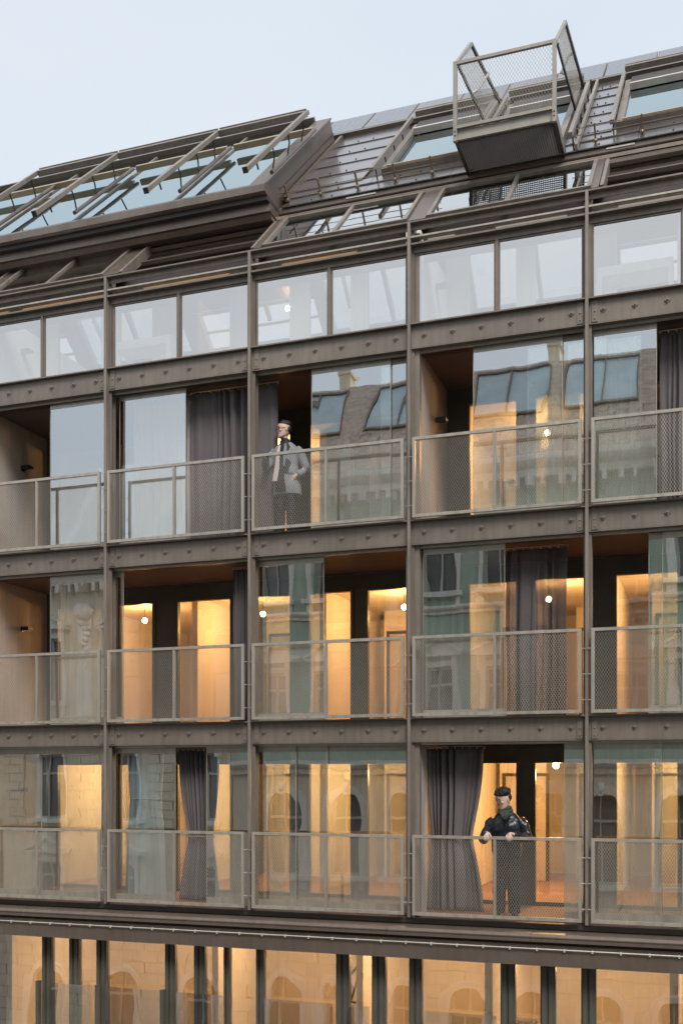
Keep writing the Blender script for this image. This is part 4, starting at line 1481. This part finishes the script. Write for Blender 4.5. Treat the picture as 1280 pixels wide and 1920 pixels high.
def man_blazer():
    P = empty('person', (-6.22, .40, F4))
    tag(P, 'man in grey blazer and dark trousers leaning on the upper railing, looking left', 'person')
    # body
    s = Sk()
    pel = s.p((0, .02, .93), (.13, .10))
    ch = s.chain(pel, [((0, .03, 1.08), (.12, .09)), ((0, .02, 1.26), (.15, .105)), ((0, .03, 1.39), (.11, .075))])
    nk = s.chain(ch, [((-.005, .015, 1.49), .052), ((-.01, .0, 1.56), .05), ((-.015, -.01, 1.64), (.06, .07)), ((-.015, -.005, 1.70), (.062, .078))])
    # viewer-left arm: forearm raised onto the rail, hand closed
    la = s.chain(ch, [((-.15, .03, 1.35), .045), ((-.24, .02, 1.24), .044), ((-.29, -.06, 1.12), .042), ((-.22, -.22, 1.20), .034), ((-.17, -.30, 1.22), .026)])
    hand(s, (-.17, -.30, 1.22), la, (.75, -.35, -.1), (-.1, .3, -1), .75, 1.0, -1)
    ra = s.chain(ch, [((.15, .04, 1.35), .045), ((.25, .055, 1.22), .042), ((.315, .055, 1.07), .036), ((.27, -.02, .98), .034), ((.20, -.06, .93), .026)])
    hand(s, (.20, -.06, .93), ra, (-.6, -.1, -.6), (-.4, .9, 0), .4, 1.0, 1)
    for sx in (-1, 1):
        s.chain(pel, [((sx * .085, .02, .86), .085), ((sx * .095, .0, .50), .055), ((sx * .11, .03, .12), .038), ((sx * .11, .0, .05), .035), ((sx * .115, -.12, .035), .03)])
    skinmesh('body', s.v, s.e, s.r, 'skin', P)
    # trousers
    t = loft(MB(), [(0, .03, .74, .15, .11), (0, .03, .86, .175, .12), (0, .02, 1.0, .165, .115)])
    for sx in (-1, 1):
        t.tube([(sx * .085, .03, .86), (sx * .095, .01, .52), (sx * .10, .03, .25), (sx * .11, .03, .05)], [.098, .09, .084, .08], 14)
    remesh('trousers', t, 'black', P, .013, 3, .022, .10)
    for sx in (-1, 1):
        q = MB()
        q.ball((sx * .115, -.05, .04), .05, .14, .045, 12, 8)
        q.box(sx * .115 - .045, sx * .115 + .045, -.17, .08, .0, .018)
        q.build('shoe', 'shoe', P, smooth=True)
    # black knit top under an open shirt
    b = loft(MB(), [(0, .0, .95, .15, .11), (0, .01, 1.2, .16, .115), (0, .01, 1.38, .15, .10), (0, .012, 1.46, .085, .07), (-.006, .008, 1.54, .062, .064)])
    remesh('knit_top', b, 'black', P, .012, 3)
    # blazer
    j = loft(MB(), [(.02, .04, .66, .225, .15), (.02, .04, .80, .22, .15), (.01, .035, .95, .205, .14), (0, .03, 1.10, .19, .13), (0, .03, 1.26, .21, .135), (0, .035, 1.37, .205, .12), (0, .035, 1.43, .16, .095), (0, .03, 1.48, .088, .075)], 28, 2.2)
    j.tube([(-.165, .035, 1.37), (-.225, .03, 1.30), (-.275, .01, 1.18), (-.305, -.06, 1.10), (-.25, -.18, 1.17), (-.19, -.27, 1.21)], [.078, .078, .068, .066, .058, .05], 16)
    j.tube([(.165, .045, 1.37), (.235, .05, 1.29), (.29, .06, 1.17), (.335, .06, 1.05), (.29, -.02, .98), (.235, -.06, .94)], [.078, .078, .068, .066, .058, .05], 16)
    remesh('blazer', j, 'blazer', P, .011, 3, .022, .13)
    # open the front: the shirt placket and dark knit show as cloth laid over the chest
    sh = MB()
    def strip(mb, pts, w0, dx):
        vs = []; fs = []
        for x, y, z, w_ in pts:
            vs += [(x - w_, y, z), (x + w_, y + .0, z), (x + w_, y + .02, z), (x - w_, y + .02, z)]
        for i in range(len(pts) - 1):
            a = i * 4
            for k in range(4): fs.append((a + k, a + (k + 1) % 4, a + 4 + (k + 1) % 4, a + 4 + k))
        fs.append((3, 2, 1, 0)); L = 4 * (len(pts) - 1); fs.append((L, L + 1, L + 2, L + 3))
        mb.add(vs, fs)
    strip(sh, [(-.055, -.09, 1.42, .018), (-.065, -.122, 1.30, .024), (-.075, -.124, 1.15, .034), (-.09, -.128, 1.0, .05), (-.10, -.134, .86, .06)], 0, 0)
    sh.build('shirt', 'shirt', P)
    kn = MB()
    strip(kn, [(-.005, -.086, 1.46, .026), (-.005, -.116, 1.36, .032), (-.01, -.13, 1.2, .030), (-.012, -.13, 1.05, .034), (-.02, -.136, .9, .05), (-.03, -.136, .70, .09)], 0, 0)
    kn.build('knit_front', 'black', P)
    lp = MB()
    strip(lp, [(.035, -.088, 1.44, .012), (.045, -.118, 1.34, .024), (.04, -.132, 1.2, .018), (.03, -.132, 1.08, .008)], 0, 0)
    strip(lp, [(-.075, -.085, 1.42, .010), (-.10, -.112, 1.32, .022), (-.10, -.12, 1.18, .014), (-.115, -.12, 1.05, .008)], 0, 0)
    lp.bar((.10, -.115, .98), (.20, -.09, 1.0), .01, .02)
    lp.build('lapel', 'blazer', P)
    head(P, (-.015, -.012, 1.675), R(-48), R(4), True)
man_blazer()

def person_leather():
    P = empty('person', (-2.77, .33, F2))
    tag(P, 'dark haired person in black leather jacket and green scarf, both hands on the lowest railing', 'person')
    s = Sk()
    pel = s.p((0, .04, .94), (.125, .10))
    ch = s.chain(pel, [((0, .05, 1.10), (.12, .09)), ((0, .04, 1.28), (.15, .105)), ((0, .03, 1.40), (.11, .075))])
    s.chain(ch, [((-.01, .015, 1.50), .05), ((-.015, .0, 1.57), .05), ((-.02, -.015, 1.65), (.06, .07)), ((-.02, -.01, 1.71), (.062, .078))])
    for sx, hx in ((-1, -.185), (1, .13)):
        a = s.chain(ch, [((sx * .15, .03, 1.36), .045), ((sx * .25, .02, 1.25), .042), ((sx * .30, -.07, 1.12), .036), ((sx * .25, -.21, 1.155), .032), ((hx, -.40, 1.215), .026)])
        hand(s, (hx, -.40, 1.215), a, (.05 * sx, -.8, -.35), (0, .25, -1), .62, 1.0, sx)
    for sx in (-1, 1):
        s.chain(pel, [((sx * .085, .04, .86), .085), ((sx * .10, .02, .50), .055), ((sx * .11, .05, .12), .038), ((sx * .11, .02, .05), .035), ((sx * .12, -.10, .035), .03)])
    skinmesh('body', s.v, s.e, s.r, 'skin', P)
    t = loft(MB(), [(0, .05, .72, .155, .12), (0, .05, .86, .18, .13), (0, .04, 1.0, .17, .125)])
    for sx in (-1, 1):
        t.tube([(sx * .088, .04, .86), (sx * .10, .03, .52), (sx * .108, .04, .25), (sx * .115, .04, .05)], [.105, .10, .092, .088], 14)
    remesh('trousers', t, 'black', P, .013, 3, .024, .10)
    for sx in (-1, 1):
        q = MB()
        q.ball((sx * .125, -.03, .04), .05, .14, .045, 12, 8)
        q.box(sx * .125 - .045, sx * .125 + .045, -.15, .10, .0, .018)
        q.build('shoe', 'shoe', P, smooth=True)
    j = loft(MB(), [(0, .05, .86, .195, .145), (0, .05, .92, .215, .155), (0, .045, 1.10, .22, .155), (0, .04, 1.27, .225, .15), (0, .035, 1.38, .21, .125), (0, .03, 1.45, .16, .10), (0, .02, 1.50, .095, .085)], 28, 2.2)
    for sx, hx in ((-1, -.195), (1, .145)):
        j.tube([(sx * .17, .035, 1.38), (sx * .24, .03, 1.31), (sx * .29, .01, 1.20), (sx * .31, -.07, 1.11), (sx * .255, -.21, 1.15), (hx + sx * .02, -.345, 1.205)], [.085, .085, .078, .076, .065, .05], 16)
    remesh('leather_jacket', j, 'leather', P, .011, 2, .04, .12)
    d = MB()
    d.box(-.012, .0, -.128, -.10, .92, 1.36)
    d.bar((-.17, -.098, 1.24), (-.05, -.125, 1.225), .012, .02)
    d.bar((.05, -.125, 1.225), (.17, -.098, 1.24), .012, .02)
    d.build('zip_and_flaps', 'shoe', P)
    c = MB()
    for k in range(3):
        r0 = .088 - .012 * k; z0 = 1.475 + .038 * k
        c.tube([(-.01 + r0 * math.cos(a), .0 + r0 * math.sin(a), z0 + .012 * math.sin(2 * a + k)) for a in [2 * math.pi * i / 20 for i in range(21)]], .032, 8)
    c.tube([(.03, -.08, 1.49), (.02, -.125, 1.44), (.0, -.14, 1.37)], [.035, .04, .02], 8)
    c.tube([(-.06, -.07, 1.50), (-.03, -.12, 1.45), (-.005, -.135, 1.39)], [.03, .035, .02], 8)
    c.build('scarf', 'scarf', P, smooth=True)
    head(P, (-.03, -.035, 1.685), R(-42), R(20), False, 'curly')
person_leather()
